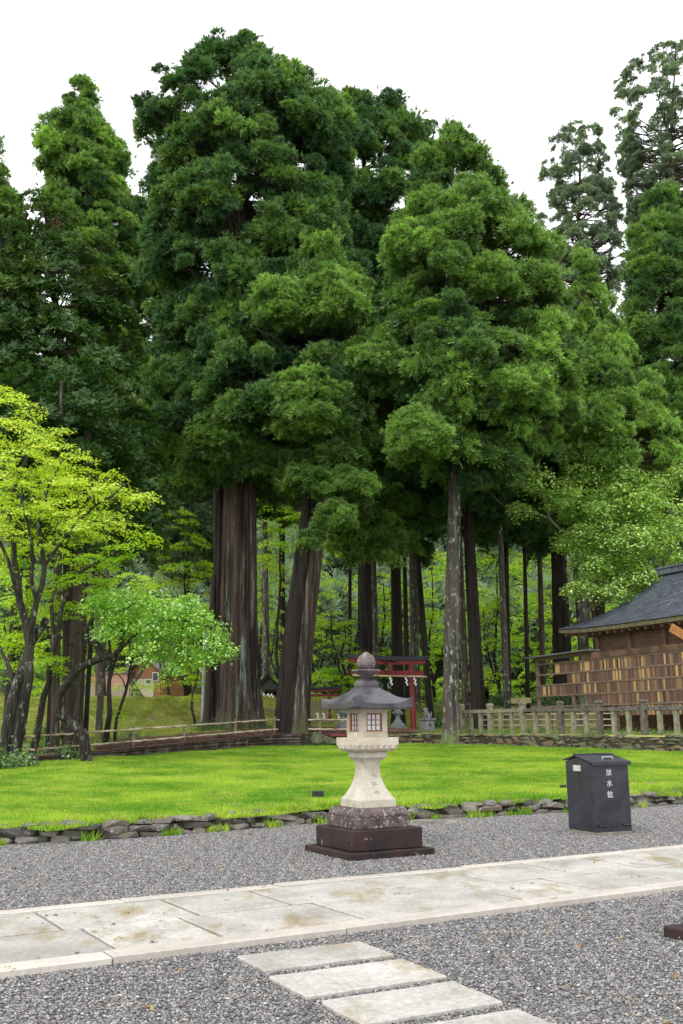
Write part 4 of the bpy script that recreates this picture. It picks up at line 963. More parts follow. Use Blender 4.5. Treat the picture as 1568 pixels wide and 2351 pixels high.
# ------------------------------------------------------------------ torii gates
def torii(label, Y, uL, uR, vtop, up0, up1, hz, ang, mr, mk, plaque, nuki_dz=.75, k=1.0):
    c = (P(uL, vtop, Y) + P(uR, vtop, Y)) / 2; half = (P(uR, vtop, Y)[0] - P(uL, vtop, Y)[0]) / 2 / math.cos(ang); z0 = root_z(c[0], Y)
    t = thing('torii_gate', label, 'torii gate', (c[0], Y, z0), ang, 'red torii gates'); H = c[2] - z0 - .02
    ps = half * up0
    for s_ in (-1, 1):
        mb = MB(); mb.tube([(s_ * (ps + .09 * k), 0, -.1), (s_ * (ps + .09 * k), 0, .02), (s_ * ps, 0, H - .36 * k)], [.135 * k, .13 * k, .105 * k], 20); mb.obj('pillar', mr, t, smooth=True)
        MB().lathe([(.30 * k, -.08), (.30 * k, .03), (.26 * k, .07)], 24, (s_ * (ps + .09 * k), 0, 0)).obj('footing_stone', M['stone_grey'], t, smooth=True)
    n = 12
    def lintel(x0, zb, zt_, dep, curl, nm, mat, ff=1.0):
        R = []
        for i in range(n + 1):
            x = -x0 + 2 * x0 * i / n; cz = curl * abs(x / x0) ** 2.4; e = .03 if i in (0, n) else 0
            R.append([(x, -dep / 2, zb + cz), (x, dep / 2, zb + cz), (x * ff, dep / 2, zt_ + cz), (x * ff, -dep / 2, zt_ + cz)])
        MB().rings(R).obj(nm, mat, t, bevel=.004)
    lintel(half * .955, H - .37 * k, H - .195 * k, .24 * k, .07 * k, 'red_lintel', mr, 1.01)
    lintel(half, H - .19 * k, H, .36 * k, .07 * k, 'black_cap_lintel', mk, 1.015)
    zn_ = H - nuki_dz * k
    MB().box((0, 0, zn_), (half * 1.86, .09 * k, .2 * k)).obj('tie_beam', mr, t, bevel=.004)
    for s_ in (-1, 1): MB().box((s_ * ps - .2 * k, 0, zn_ + .12 * k), (.16 * k, .07 * k, .05 * k)).box((s_ * ps + .2 * k, 0, zn_ + .12 * k), (.16 * k, .07 * k, .05 * k)).obj('wedge', mr, t)
    if plaque:
        fr = MB().box((0, -.16, H - .52), (.30, .05, .50)).obj('plaque_frame', mr, t, bevel=.008); fr.rotation_euler = (0, 0, 0)
        MB().box((0, -.19, H - .51), (.17, .02, .42)).obj('plaque_board', mk, fr)
        MB().prism([(-.34, H - .25), (0, H - .18), (.34, H - .25), (.34, H - .22), (0, H - .14), (-.34, H - .22)], (1, 0, 0), (0, 0, 1), (0, -.3, 0), (0, .2, 0)).obj('plaque_hood', mk, fr)
        for i, ch in enumerate('宮神社'): link('lettering', text_mesh(ch, .12, .002), M['gold'], fr, (0, -.203, H - .38 - i * .13), (rad(90), 0, 0))
        bo = MB().tube([(x, -.2 + .0, zn_ - .16 + .008 * math.sin(x * 5)) for x in np.linspace(-half * .93, half * .95, 14)], .045, 10).obj('bamboo_pole', M['bamboo'], t, smooth=True)
    else:
        MB().box((0, 0, H - .56 * k), (.14 * k, .1 * k, .30 * k)).obj('centre_strut', mr, t)
    return t, c, half, H, z0, zn_
tg, tc_, th_, tH, tz0, tzn = torii('large vermilion torii gate with black cap beam and name plaque', 46.8, 798, 981, 1506, .60, 0, 0, AX, M['red'], M['black'], True)
torii('smaller dark red torii gate partly hidden by the leaning cedar', 53.5, 664, 783, 1577, .53, 0, 0, rad(-12), M['darkred'], M['black'], False, .68, .62)
def streamer(label, p, s=1.0, rz=0):
    mb = MB(); w = .085 * s; h = .10 * s
    for i in range(4):
        x = (.035 if i % 2 else -.035) * s + i * .012 * s; z = -.02 - i * h; mb.prism([(x - w / 2, z), (x + w / 2, z), (x + w / 2 - .02 * s, z - h * 1.15), (x - w / 2 - .02 * s, z - h * 1.15)], (1, 0, 0), (0, 0, 1), (0, .004 * (i % 2) * 2, 0), (0, .0025, 0))
    mb.box((0, 0, -.005), (.012, .004, .04)); tag(mb.obj('paper_streamer', M['white'], None, loc=p, rot=(0, 0, rz)), label, 'paper streamer', 'white zigzag paper streamers')
for f, lab in ((.02, 'white zigzag paper streamer left of the three on the red gate bar'), (.42, 'white zigzag paper streamer middle of the three on the red gate bar'), (.64, 'white zigzag paper streamer beside the red gate right pillar')):
    lx = th_ * f; streamer(lab, (tc_[0] + E_[0] * lx + .2 * math.sin(AX), 46.8 + E_[1] * lx - .2 * math.cos(AX) - .02, tz0 + tzn - .19), .9, AX)
rp = thing('sacred_rope', 'thin straw rope strung low behind the bamboo fence and lanterns', 'rope'); ra, rb = P(690, 1634, 48.2), P(957, 1636, 49)
MB().tube([ra + (rb - ra) * f + np.array([0, 0, -.25 * math.sin(math.pi * ((f * 3) % 1)) * .3]) for f in np.linspace(0, 1, 40)], .012, 5).obj('rope', M['bamboo'], rp)
for f in (0, .333, .667, 1): a = ra + (rb - ra) * f; z = root_z(a[0], a[1]); MB().tube([(a[0], a[1], z - .05), (a[0], a[1], a[2] + .03)], .02, 6).obj('stake', M['post'], rp)
for u, lab in ((707, 'paper streamer on the low rope beside the leaning cedar foot'), (729, 'paper streamer on the low rope in front of the picket screen'), (743, 'paper streamer on the low rope left of the small gate pillar'), (777, 'left paper streamer of the pair beside the big lantern fire box'), (784, 'right paper streamer of the pair beside the big lantern fire box'), (884, 'paper streamer on the low rope left of the small grey lantern'), (948, 'paper streamer on the low rope at the red gate pillar foot')):
    f = (u - 690) / 267; a = ra + (rb - ra) * f; streamer(lab, (a[0], a[1] - .02, a[2] - .03), .8, .3)

# guardian lion on pedestal
Yk = 47.3; kx = P(981, 1680, Yk)[0]; kz = root_z(kx, Yk)
t = thing('pedestal', 'grey stone pedestal of the guardian lion right of the red gate', 'pedestal', (kx, Yk, kz), rad(30))
MB().box((0, 0, .27), (.5, .5, .58)).obj('block', M['stone_grey'], t, bevel=.01); MB().box((0, 0, .61), (.6, .6, .09)).obj('cap', M['stone_grey'], t, bevel=.01)
link('inscription', text_mesh('奉', .16, .003), M['bin_dark'], t, (0, -.2525, .32), (rad(90), 0, 0))
lm = MB()
def el(c, r, ry=0): ellipsoid(lm, c, r, Matrix.Rotation(rad(ry), 3, 'Y'), 14, 9)
el((.14, 0, .14), (.14, .13, .13)); el((.02, 0, .24), (.13, .11, .17), 25); el((-.07, 0, .36), (.11, .10, .12)); el((-.11, 0, .50), (.105, .10, .10)); el((-.19, 0, .475), (.07, .075, .055)); el((-.20, 0, .435), (.05, .06, .02)); el((-.03, 0, .47), (.09, .125, .13))
for s_ in (-1, 1):
    el((-.13, s_ * .07, .18), (.035, .035, .18)); el((-.155, s_ * .07, .025), (.06, .04, .03)); el((.1, s_ * .11, .10), (.11, .05, .10)); el((0, s_ * .12, .03), (.07, .035, .03)); el((-.06, s_ * .09, .57), (.03, .02, .04)); el((-.17, s_ * .045, .53), (.025, .02, .02))
    for k in range(4): el((-.02 + .02 * k, s_ * (.1 - .02 * k), .56 - .09 * k), (.035, .035, .035))
for k in range(4): el((.27 + .01 * k, 0, .1 + .07 * k), (.05 - .006 * k, .05 - .006 * k, .055))
lo = lm.obj('guardian_lion', M['stone_grey'], None, True, loc=(kx, Yk, kz + .65), rot=(0, 0, rad(25)), scl=(.82, .82, .82)); md = lo.modifiers.new('blend', 'REMESH'); md.mode = 'VOXEL'; md.voxel_size = .012; md.use_smooth_shade = True
tag(lo, 'grey stone guardian lion seated on its pedestal', 'statue')

# ------------------------------------------------------------------ shrine hall at right: slip rack, hall wall, curved shingle roof
A0 = P(1235, 1600, 46.5); A1 = P(1568, 1600, 38.2); wv = vnorm((A1 - A0) * [1, 1, 0]); pv = np.array([-wv[1], wv[0], 0.])
if pv[0] < 0: pv = -pv
wang = math.atan2(wv[1], wv[0])
def rk_(s, d, z): return np.array([A0[0], A0[1], 0]) + wv * s + pv * d + np.array([0, 0, z])
zT0 = P(1235, 1527, 46.5)[2]; rowh = .475; g0 = root_z(A0[0], A0[1])
rack = thing('plaque_rack', 'long wooden rack hung with rows of written wooden slips below the shrine roof', 'wooden rack', (0, 0, 0))
LEN = 12.0
for s in (0.05, 2.6, 5.2, 7.8, 10.4): MB().box(rk_(s, .02, (g0 - .2 + zT0 + .3) / 2), (.13, .13, zT0 + .3 - g0 + .2), wang).obj('post', M['rail'], rack)
for i in range(6):
    zz = zT0 - i * rowh; 
    if i < 5 : MB().bar(rk_(0, -.06, zz), rk_(LEN, -.06, zz), .05, .07).obj('rail', M['rail'], rack)
for s in (1.0, 3.4): MB().bar(rk_(s, .05, zT0 - 4 * rowh), rk_(s - .45, .3, g0), .08, .08).obj('brace', M['rail'], rack)
pm = [MB().box((0, 0, 0), (.092, .02, .40)).mesh('plaque') for _ in range(4)]
for q, m in zip(pm, M['plq']): q.materials.append(m)
rg = np.random.default_rng(21); items = []
for i, s0 in enumerate((1.45, 2.35, .25, 3.7, 5.6)):
    zz = zT0 - (i + .5) * rowh - .005; s = s0; cur = 0
    while s < LEN - .1:
        if rg.random() < .85: cur = rg.choice([0, 1, 2, 3], p=[.40, .27, .20, .13])
        if rg.random() > .012: items.append((rk_(s, -.05 + rg.normal() * .004, zz), cur))
        s += .098
items.sort(key=lambda a: a[0][1]); stuff = MB()
for k, (p, c_) in enumerate(items):
    if k < 297: link('plaque', pm[c_], None, rack, p, (rg.normal() * .02, 0, wang + math.pi * 0 + rg.normal() * .02))
    else: stuff.box(p, (.092, .02, .40), wang)
if stuff.v:
    so = stuff.obj('plaque_rows', None, rack); so['kind'] = 'stuff'
    for m in M['plq']: so.data.materials.append(m)
    mi = np.repeat([c_ for _, c_ in items[297:]], 6).astype(np.int32); so.data.polygons.foreach_set('material_index', mi)
rf = MB(); rf.bar(rk_(-.4, -.05, zT0 + .33), rk_(4.2, -.05, zT0 + .40), .75, .05); rf.obj('rack_roof', M['shingle'], rack)
MB().bar(rk_(-.2, 0, zT0 + .23), rk_(4.2, 0, zT0 + .27), .1, .1).obj('rack_ridge_beam', M['rail'], rack)

hall = thing('shrine_hall', 'old wooden shrine hall with sweeping blue-grey shingle roof', 'shrine hall', (0, 0, 0))
E0 = P(1282, 1452, 46.2); dE = ((E0 - rk_(0, 0, 0)) @ wv, (E0 - rk_(0, 0, 0)) @ pv); D_, A_ = 3.2, 3.5
R0 = E0 + wv * A_ + pv * D_; R0z = P(1531, 1322, R0[1])[2]; HH = R0z - E0[2]
def rs(s, t):
    s_ = s + A_ * t * (1 - .0 * t); cur = .16 * math.exp(-max(s, 0) / 1.5) * (1 - t)
    return E0 + wv * s_ + pv * D_ * t + np.array([0, 0, HH * (.42 * t + .58 * t ** 2.1) + cur])
RL = 13.5
V, Fc = [], []; ns_, nt_ = 40, 14
for j in range(nt_ + 1):
    for i in range(ns_ + 1): V.append(rs(RL * i / ns_, j / nt_) - np.array([0, 0, .02]))
for j in range(nt_):
    for i in range(ns_): a = j * (ns_ + 1) + i; Fc.append((a, a + 1, a + ns_ + 2, a + ns_ + 1))
MB().add(V, Fc).obj('roof_slope', M['shingle_gap'], hall, smooth=True)
# far slope and hip so the roof closes
V = []
for j in range(nt_ + 1):
    t_ = j / nt_; a = rs(0, t_) - [0, 0, .02]; back = a + pv * (2 * D_ * (1 - t_)); V += [a, back]
MB().add(V, [(2 * j, 2 * j + 1, 2 * j + 3, 2 * j + 2) for j in range(nt_)]).obj('roof_hip', M['shingle'], hall)
V = []
for j in range(nt_ + 1):
    t_ = j / nt_; a = rs(0, t_) - [0, 0, .02] + pv * (2 * D_ * (1 - t_)); V += [a, a + wv * RL]
MB().add(V, [(2 * j, 2 * j + 1, 2 * j + 3, 2 * j + 2) for j in range(nt_)]).obj('roof_back', M['shingle'], hall)
shp = []; NCR = 30
for j in range(NCR):
    t0_ = j / NCR; s = (.16 if j % 2 else 0) + .0
    while s < RL - .2:
        w_ = .32; a = rs(s + w_ / 2, t0_); b = rs(s + w_ / 2 - A_ / NCR * 1.0, t0_ + 1 / NCR); y = Vector(b - a).normalized(); x = Vector(wv); n_ = x.cross(y).normalized()
        if n_.z < 0: n_ = -n_
        x = y.cross(n_); L = (Vector(b - a)).length; pos = (a + b) / 2
        shp.append((Vector(pos), Matrix((x, y, n_)).transposed(), L, rg.uniform(0, 1))); s += w_
def key_(q): return q[0].y
vis = sorted(shp, key=lambda q: (q[0].x / q[0].y > .352, q[0].y)); shm = MB().box((0, 0, .012), (.297, 1.25, .022)).mesh('shingle'); shm.materials.append(M['shingle']); rest = MB()
for k, (pos, m3, L, r_) in enumerate(vis):
    tl = Matrix.Rotation(rad(-8 if m3[2][1] > 0 else 8) + rg.normal() * .002, 3, 'X'); mm = m3 @ tl
    if k < 290: link('shingle', shm, None, hall, pos, mm.to_euler(), (1, L, 1))
    else: rest.box(pos + m3.col[2] * .012, (.305, L * 1.28, .022), M=mm)
rest.obj('shingles', M['shingle'], hall)['kind'] = 'stuff'
fa_ = MB(); n = 26
R = []
for i in range(n + 1):
    a = rs(RL * i / n, 0); R.append([tuple(a + pv * .02 - [0, 0, .03]), tuple(a + pv * .10 - [0, 0, .03]), tuple(a + pv * .13 - [0, 0, .19]), tuple(a + pv * .05 - [0, 0, .19])])
fa_.rings(R).obj('eave_board', M['eave'], hall)
R = [[tuple(rs(RL * i / n, 0) + pv * o - [0, 0, z]) for o, z in ((.14, .16), (.9, .22), (.9, .26), (.16, .23))] for i in range(n + 1)]
MB().rings(R).obj('soffit', M['beam'], hall)
for i in range(26): a = rs(.35 + i * .48, 0); MB().bar(a + pv * .12 - [0, 0, .28], a + pv * 1.3 - [0, 0, .2], .09, .1).obj('rafter', M['beam'], hall)
wd = 1.55; zw0 = zT0 + .1; zw1 = E0[2] - .3
for s in (2.6, 4.7, 6.8, 8.9, 11.0): MB().box(rk_(s, wd, (g0 + zw1) / 2), (.2, .2, zw1 - g0), wang).obj('pillar', M['beam'], hall)
for i in range(6):
    z = zw0 + (zw1 - zw0) * (i + .5) / 6; MB().bar(rk_(2.7, wd + .05, z), rk_(12, wd + .05, z), .04, (zw1 - zw0) / 6 - .012).obj('wall_board', M['wallwood'], hall)
MB().bar(rk_(2.3, wd - .12, zw0 + .05), rk_(12.5, wd - .12, zw0 + .05), .16, .24).obj('sill_beam', M['beam'], hall)
MB().bar(rk_(2.0, wd, zw1 + .05), rk_(12.5, wd, zw1 + .05), .18, .2).obj('head_beam', M['beam'], hall)
MB().bar(rk_(3.6, -.02, zT0 + .16), rk_(12.5, -.02, zT0 + .16), .2, .24).obj('lower_beam', M['beam'], hall)
MB().bar(rk_(2.6, wd + .1, (g0 + zw0) / 2), rk_(12, wd + .1, (g0 + zw0) / 2), .04, zw0 - g0).obj('lower_wall', M['wallwood'], hall)
a = P(1540, 1440, 39.6); MB().bar(a, a + wv * 1.2 + np.array([.3, 0, -.85]), .06, .34).obj('bargeboard', M['cedar_new'], hall)
rd = MB(); q = R0; rd.bar(q - wv * .12 + [0, 0, .15 + R0z - R0[2]], q + wv * 9 + [0, 0, .15 + R0z - R0[2]], .38, .26); rd.bar(q - wv * .3 + [0, 0, .30 + R0z - R0[2]], q + wv * 9 + [0, 0, .30 + R0z - R0[2]], .5, .07); rd.obj('ridge', M['shingle'], hall, bevel=.02)

# two small signs, utility pole
def board_sign(u, v, Y, label):
    a = P(u, v, Y); z = root_z(a[0], Y); t = thing('notice_board', label, 'sign', (a[0], Y, z), rad(10), 'small tilted notice boards among the trees'); h = a[2] - z
    MB().box((0, 0, h), (.62, .03, .3), M=Matrix.Rotation(rad(-25), 3, 'X')).obj('panel', plainy, t); MB().tube([(0, .02, -.05), (0, .02, h)], .03, 8).obj('post', M['post'], t)
plainy = plain('pale_yellow_board', (.45, .42, .22), .6)
board_sign(1186, 1609, 52, 'left small yellowish notice board beyond the stone fence'); board_sign(1206, 1608, 52, 'right small yellowish notice board beyond the stone fence')
p = P(468, 1600, 49); pz = root_z(p[0], 49)
MBp = MB().tube([(0, 0, -.1), (0, 0, 4.6)], [.11, .10], 14); tag(MBp.obj('pipe_post', plain('pale_blue_grey_pipe', (.42, .46, .54), .4), None, True, loc=(p[0], 49, pz)), 'pale blue-grey pole standing beside the trunk left of the giant cedar', 'pole')

# ------------------------------------------------------------------ little shrine, picket screens, far house
Yh = 60; c = P(612, 1600, Yh); cz = root_z(c[0], Yh); t = thing('small_shrine', 'small dark wooden shrine with gabled roof between two giant cedar trunks', 'shrine', (c[0], Yh, cz), rad(8))
zf = P(612, 1619, Yh)[2] - cz; ze = P(612, 1583, Yh)[2] - cz; za = P(612, 1552, Yh)[2] - cz
M['shr'] = wood('blackened_wood', (.025, .024, .024), (.06, .055, .05), None, (1, 1, .3), 10); M['shrp'] = wood('pale_aged_post', (.16, .14, .09), (.26, .23, .15), None, (1, 1, .1), 12)
MB().box((0, .5, (zf + ze) / 2), (1.2, 1.0, ze - zf)).obj('cabin', M['shr'], t); MB().box((0, .1, zf), (1.9, 1.7, .1)).obj('floor', M['shr'], t)
for x in (-.75, -.25, .75): MB().box((x, -.65, (ze) / 2), (.12, .12, ze)).obj('pillar', M['shrp'], t)
for s_ in (-1, 1):
    MB().prism([(0, za), (s_ * .5, za - (za - ze) * .62), (s_ * 1.25, ze - .02), (s_ * 1.25, ze + .08), (s_ * .5, za - (za - ze) * .62 + .1), (0, za + .12)], (1, 0, 0), (0, 0, 1), (0, -1.0, 0), (0, 2.2, 0)).obj('roof_slope', M['shingle_gap'], t)
    MB().bar((s_ * -.05, -.95, za + .05), (s_ * .42, -.95, za + .62), .06, .08, up=(0, 1, 0)).obj('finial', M['shr'], t)
MB().prism([(-1.1, ze + .02), (1.1, ze + .02), (0, za - .02)], (1, 0, 0), (0, 0, 1), (0, -.8, 0), (0, .05, 0)).obj('gable', M['shr'], t)
MB().box((0, 0.1, za + .14), (.22, 2.3, .16)).obj('ridge', M['shr'], t); MB().box((0, -.66, ze - .06), (2.2, .1, .14)).obj('lintel', M['shr'], t)
for i, x in enumerate((-.05, .2, .4)): streamer('%s paper streamer under the eaves of the small dark shrine' % ('left', 'middle', 'right')[i], (c[0] + x, Yh - .95, cz + ze - .25), 1.1, .2)
def pickets(label, uA, uB, vt, vb, Y, rail=True, mat='shrp'):
    a, b = P(uA, vt, Y), P(uB, vt, Y); t = thing('picket_screen', label, 'fence', (0, 0, 0)); n = int((b[0] - a[0]) / .13); zb = min(root_z(a[0], Y), P(uA, vb, Y)[2]) - .02
    me = MB().box((0, 0, 0), (.1, .03, 1)).mesh('picket'); me.materials.append(M[mat]); rg = np.random.default_rng(int(uA))
    for i in range(n): x = a[0] + (b[0] - a[0]) * (i + .5) / n; h = a[2] - zb + rg.normal() * .03; link('picket', me, None, t, (x, Y, zb + h / 2), None, (1, 1, h))
    for z in (.25, .8): MB().box(((a[0] + b[0]) / 2, Y + .04, zb + (a[2] - zb) * z), (b[0] - a[0], .04, .07)).obj('rail', M[mat], t)
pickets('pale picket screen below the small dark shrine', 586, 650, 1626, 1660, 56); pickets('weathered picket screen between leaning cedar and small gate', 696, 752, 1610, 1662, 51.5)

Yq = 80; M['hw'] = wood('red_brown_cladding', (.17, .075, .04), (.24, .11, .06), None, (6, 6, .3), 5, .7, .2); M['hc'] = plain('cream_siding', (.33, .31, .24), .7); M['hs'] = plain('salmon_sheet_wall', (.34, .18, .14), .7); M['hr'] = plain('grey_roof_sheet', (.10, .10, .115), .6)
a = P(308, 1600, Yq); zb = P(308, 1602, Yq)[2]; t = thing('far_house', 'distant red-brown clad house with grey gabled roof beyond the green bank', 'house', (a[0], Yq, zb - .3), rad(-14))
wL, wR, zE, zA = -.2, P(372, 1600, Yq)[0] - a[0], P(308, 1535, Yq)[2] - zb + .3, P(308, 1513, Yq)[2] - zb + .3; xm = (wL + wR) / 2 + .1
MB().prism([(wL, 0), (wR, 0), (wR, zE - .3), (xm, zA), (wL, zE)], (1, 0, 0), (0, 0, 1), (0, 0, 0), (0, 5, 0)).obj('upper_wall', M['hw'], t)
MB().box(((wL + .9 * wR) / 2 - .1, -.03, .95), (wR * .8, .05, 1.6)).obj('lower_siding', M['hc'], t)
for s_, xe, ze_ in ((-1, wL - .4, zE - .12), (1, wR + .35, zE - .45)): MB().prism([(xm, zA + .02), (xe, ze_), (xe, ze_ + .12), (xm, zA + .14)], (1, 0, 0), (0, 0, 1), (0, -.5, 0), (0, 6, 0)).obj('roof_slope', M['hr'], t)
for x, z, w, h in ((wR * .82, 1.9, .55, .7), (wR * .55, 1.55, .5, .4)): f = MB().box((x, -.06, z), (w, .06, h)).obj('window', M['steel'], t); MB().box((x, -.1, z), (w - .12, .02, h - .12)).obj('pane', M['bin'], f)
MB().box((-2.0, 1, 1.0), (3.6, 3, 2.4)).obj('side_wing', M['hs'], t); MB().box((-2.0, 1, 2.28), (4.0, 3.4, .12)).obj('wing_roof', M['hr'], t)
nf = thing('green_net_fence', 'green net fence in front of the distant house', 'fence', (0, 0, 0)); M['net'] = plain('green_net', (.10, .30, .24), .7)
a, b = P(180, 1600, 74), P(300, 1600, 74)
for i in range(13): x = a[0] + (b[0] - a[0]) * i / 12; MB().tube([(x, 74, root_z(x, 74) - .1), (x, 74, root_z(x, 74) + 1.1)], .03, 6).obj('post', M['net'], nf)
for k in range(8): MB().bar((a[0], 74, root_z(a[0], 74) + .1 + k * .13), (b[0], 74, root_z(b[0], 74) + .1 + k * .13), .015, .025).obj('wire', M['net'], nf)

# ------------------------------------------------------------------ conifers
GC = 'tall cedars around the shrine'
conifer('giant cedar with red-brown fluted trunk and the highest rounded crown', 46, 552, [(74, 510, 600), (105, 430, 630), (150, 370, 680), (205, 305, 765), (280, 320, 800), (360, 345, 800), (460, 340, 795), (560, 350, 775), (700, 345, 730), (850, 370, 700), (1000, 350, 690), (1090, 400, 640)],
        90, 'bark_red', lobe=1.25, dens=.95, seed=1, rdmax=4.6, tmean=.38, flute=.12, flare=.32, trunk_pts=[(548, 1400), (552, 1100), (560, 800)], twin=[(-38, .9, .5, 17)], extra=[(590, 1050, 60, -2.2, 9), (520, 1075, 40, -2.0, 6), (440, 1080, 50, -1.5, 7), (500, 1010, 85, -2.5, 16), (410, 1000, 70, -1, 9), (380, 870, 60, -1, 8)])
conifer('leaning double trunked cedar with grey and red bark right of the giant', 43.6, 676, [(455, 640, 760), (560, 560, 830), (680, 510, 860), (800, 450, 930), (900, 430, 940), (1000, 560, 830), (1080, 640, 830)],
        57, 'bark_red', lobe=1.2, dens=.85, seed=2, rdmax=4.0, tmean=.5, flute=.08, flare=.3, trunk_pts=[(690, 1500), (708, 1350), (735, 1150), (745, 1020), (730, 800)], twin=[(-24, -.35, .75, 12)], extra=[(690, 930, 100, -3, 18), (760, 690, 90, -3, 14), (850, 830, 90, -2.5, 14), (640, 700, 80, -3, 12), (740, 900, 70, -3.4, 9), (735, 1110, 50, -2.2, 8), (770, 1180, 55, -2.4, 9), (720, 1240, 40, -1.8, 6), (810, 1110, 60, -2.4, 9), (690, 1090, 40, -2, 6)])
conifer('cedar with domed crown rising behind and right of the giant', 55, 840, [(190, 790, 880), (225, 770, 930), (265, 745, 985), (330, 740, 1010), (420, 740, 1005), (520, 740, 990), (640, 750, 990), (780, 770, 990), (920, 770, 980), (1060, 780, 970)],
        36, 'bark_dark', lobe=1.25, dens=.75, seed=3, rdmax=4, tmean=.42, extra=[(760, 1180, 60, -6, 10), (850, 1230, 80, -7, 14), (810, 1120, 70, -7, 10), (900, 1150, 60, -5, 8), (930, 1250, 40, -5, 6)])
conifer('bright cedar with grey lichened trunk beside the stone fence end', 43.2, 1034, [(266, 1020, 1055), (300, 990, 1085), (350, 965, 1110), (420, 940, 1175), (520, 880, 1235), (620, 870, 1290), (720, 900, 1300), (850, 890, 1335), (950, 900, 1310), (1040, 960, 1230), (1110, 1060, 1180)],
        38, 'bark_grey', lobe=1.15, dens=1.0, seed=4, rdmax=4.4, tmean=.62, trunk_pts=[(1036, 1500), (1040, 1300), (1046, 1050), (1040, 700)], extra=[(960, 1000, 85, -3.2, 18), (1190, 900, 90, -3, 14), (960, 560, 80, -2.5, 12), (1120, 640, 80, -3, 10), (1240, 920, 60, -2, 8), (1150, 1020, 60, -1, 7)])
H = dict(name='cypress_tree', group='dark cypresses at left', key='hinoki')
conifer('broad dark cypress filling the left side above the yellow maple', 38, 165, [(410, 60, 150), (500, 0, 230), (620, -40, 290), (760, -60, 320), (880, -60, 335), (980, -40, 335), (1060, 20, 320), (1120, 60, 280)], 38, 'bark_dark', lobe=1.25, dens=1.1, seed=5, rdmax=4.2, tmean=.35, **H)
conifer('dark cypress at the left edge behind the yellow maple', 37, 40, [(470, -30, 40), (560, -120, 100), (700, -180, 140), (850, -200, 150), (1000, -200, 160), (1100, -160, 120)], 22, 'bark_dark', lobe=1.25, dens=.9, seed=6, rdmax=4, tmean=.35, **H)
conifer('slender pointed cedar standing above the dark cypress', 56, 230, [(164, 180, 202), (200, 150, 220), (250, 132, 245), (320, 90, 280), (400, 95, 290), (480, 110, 320), (580, 130, 335), (700, 200, 345), (850, 230, 360), (1000, 250, 370)], 22, 'bark', lobe=1.15, dens=1.15, seed=7, rdmax=4.2, tmean=.65, trunk_pts=[(215, 800)], limbs=.5)
conifer('cedar tip cut by the left edge of the picture', 50, -60, [(285, -40, 8), (350, -70, 25), (430, -100, 40), (520, -140, 45), (640, -160, 30), (800, -160, 20)], 22, 'bark', lobe=1.1, dens=.9, seed=8, rdmax=3.5, tmean=.62)
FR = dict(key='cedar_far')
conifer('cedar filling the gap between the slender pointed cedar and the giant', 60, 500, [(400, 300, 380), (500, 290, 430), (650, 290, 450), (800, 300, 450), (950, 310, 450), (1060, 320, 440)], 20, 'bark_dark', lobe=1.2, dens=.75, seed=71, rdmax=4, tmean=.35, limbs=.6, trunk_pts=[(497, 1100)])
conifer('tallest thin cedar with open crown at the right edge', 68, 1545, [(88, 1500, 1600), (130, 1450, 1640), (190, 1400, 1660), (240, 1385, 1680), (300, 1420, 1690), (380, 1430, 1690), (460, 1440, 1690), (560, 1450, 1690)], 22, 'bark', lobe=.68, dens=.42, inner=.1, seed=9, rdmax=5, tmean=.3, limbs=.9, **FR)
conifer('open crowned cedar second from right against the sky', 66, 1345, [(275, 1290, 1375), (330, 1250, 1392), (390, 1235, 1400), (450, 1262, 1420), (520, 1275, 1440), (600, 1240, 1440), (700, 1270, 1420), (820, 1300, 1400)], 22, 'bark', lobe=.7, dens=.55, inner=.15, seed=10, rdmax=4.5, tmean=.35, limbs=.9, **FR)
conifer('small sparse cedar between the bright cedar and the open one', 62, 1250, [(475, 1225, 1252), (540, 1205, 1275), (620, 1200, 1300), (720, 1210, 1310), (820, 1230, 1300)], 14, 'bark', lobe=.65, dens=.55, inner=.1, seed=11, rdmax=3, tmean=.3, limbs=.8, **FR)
conifer('young bright green conical cedar right of centre', 47.5, 1385, [(553, 1328, 1345), (600, 1312, 1368), (680, 1302, 1400), (760, 1310, 1440), (840, 1300, 1480), (920, 1290, 1520), (1000, 1290, 1560), (1065, 1300, 1560)], 26, 'bark', lobe=1.05, dens=1.1, seed=12, rdmax=3.6, tmean=.9, trunk_pts=[(1360, 800)], limbs=.3)
conifer('dense dark cedar column at the right edge', 53, 1540, [(408, 1500, 1545), (460, 1470, 1580), (560, 1448, 1620), (680, 1438, 1650), (800, 1440, 1680), (920, 1440, 1700), (1040, 1430, 1700), (1120, 1440, 1680)], 30, 'bark_dark', lobe=1.15, dens=1.0, seed=13, rdmax=4.2, tmean=.6)
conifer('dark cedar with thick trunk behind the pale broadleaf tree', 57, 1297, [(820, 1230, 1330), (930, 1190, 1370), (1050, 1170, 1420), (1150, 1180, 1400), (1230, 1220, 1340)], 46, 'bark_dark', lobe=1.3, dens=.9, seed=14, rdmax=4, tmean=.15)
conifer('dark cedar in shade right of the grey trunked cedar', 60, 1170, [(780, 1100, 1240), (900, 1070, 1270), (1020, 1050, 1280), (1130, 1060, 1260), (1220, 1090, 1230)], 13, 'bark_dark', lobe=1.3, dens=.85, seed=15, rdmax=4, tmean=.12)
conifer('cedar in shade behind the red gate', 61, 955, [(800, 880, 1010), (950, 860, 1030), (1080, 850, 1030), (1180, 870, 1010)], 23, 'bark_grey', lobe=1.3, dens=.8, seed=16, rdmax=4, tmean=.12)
conifer('misty dark conifer left of the giant trunk', 70, 430, [(820, 380, 450), (930, 340, 500), (1050, 320, 540), (1180, 320, 560), (1300, 340, 540)], 16, 'bark_dark', lobe=1.4, dens=.85, seed=17, rdmax=4, tmean=.15, **FR)
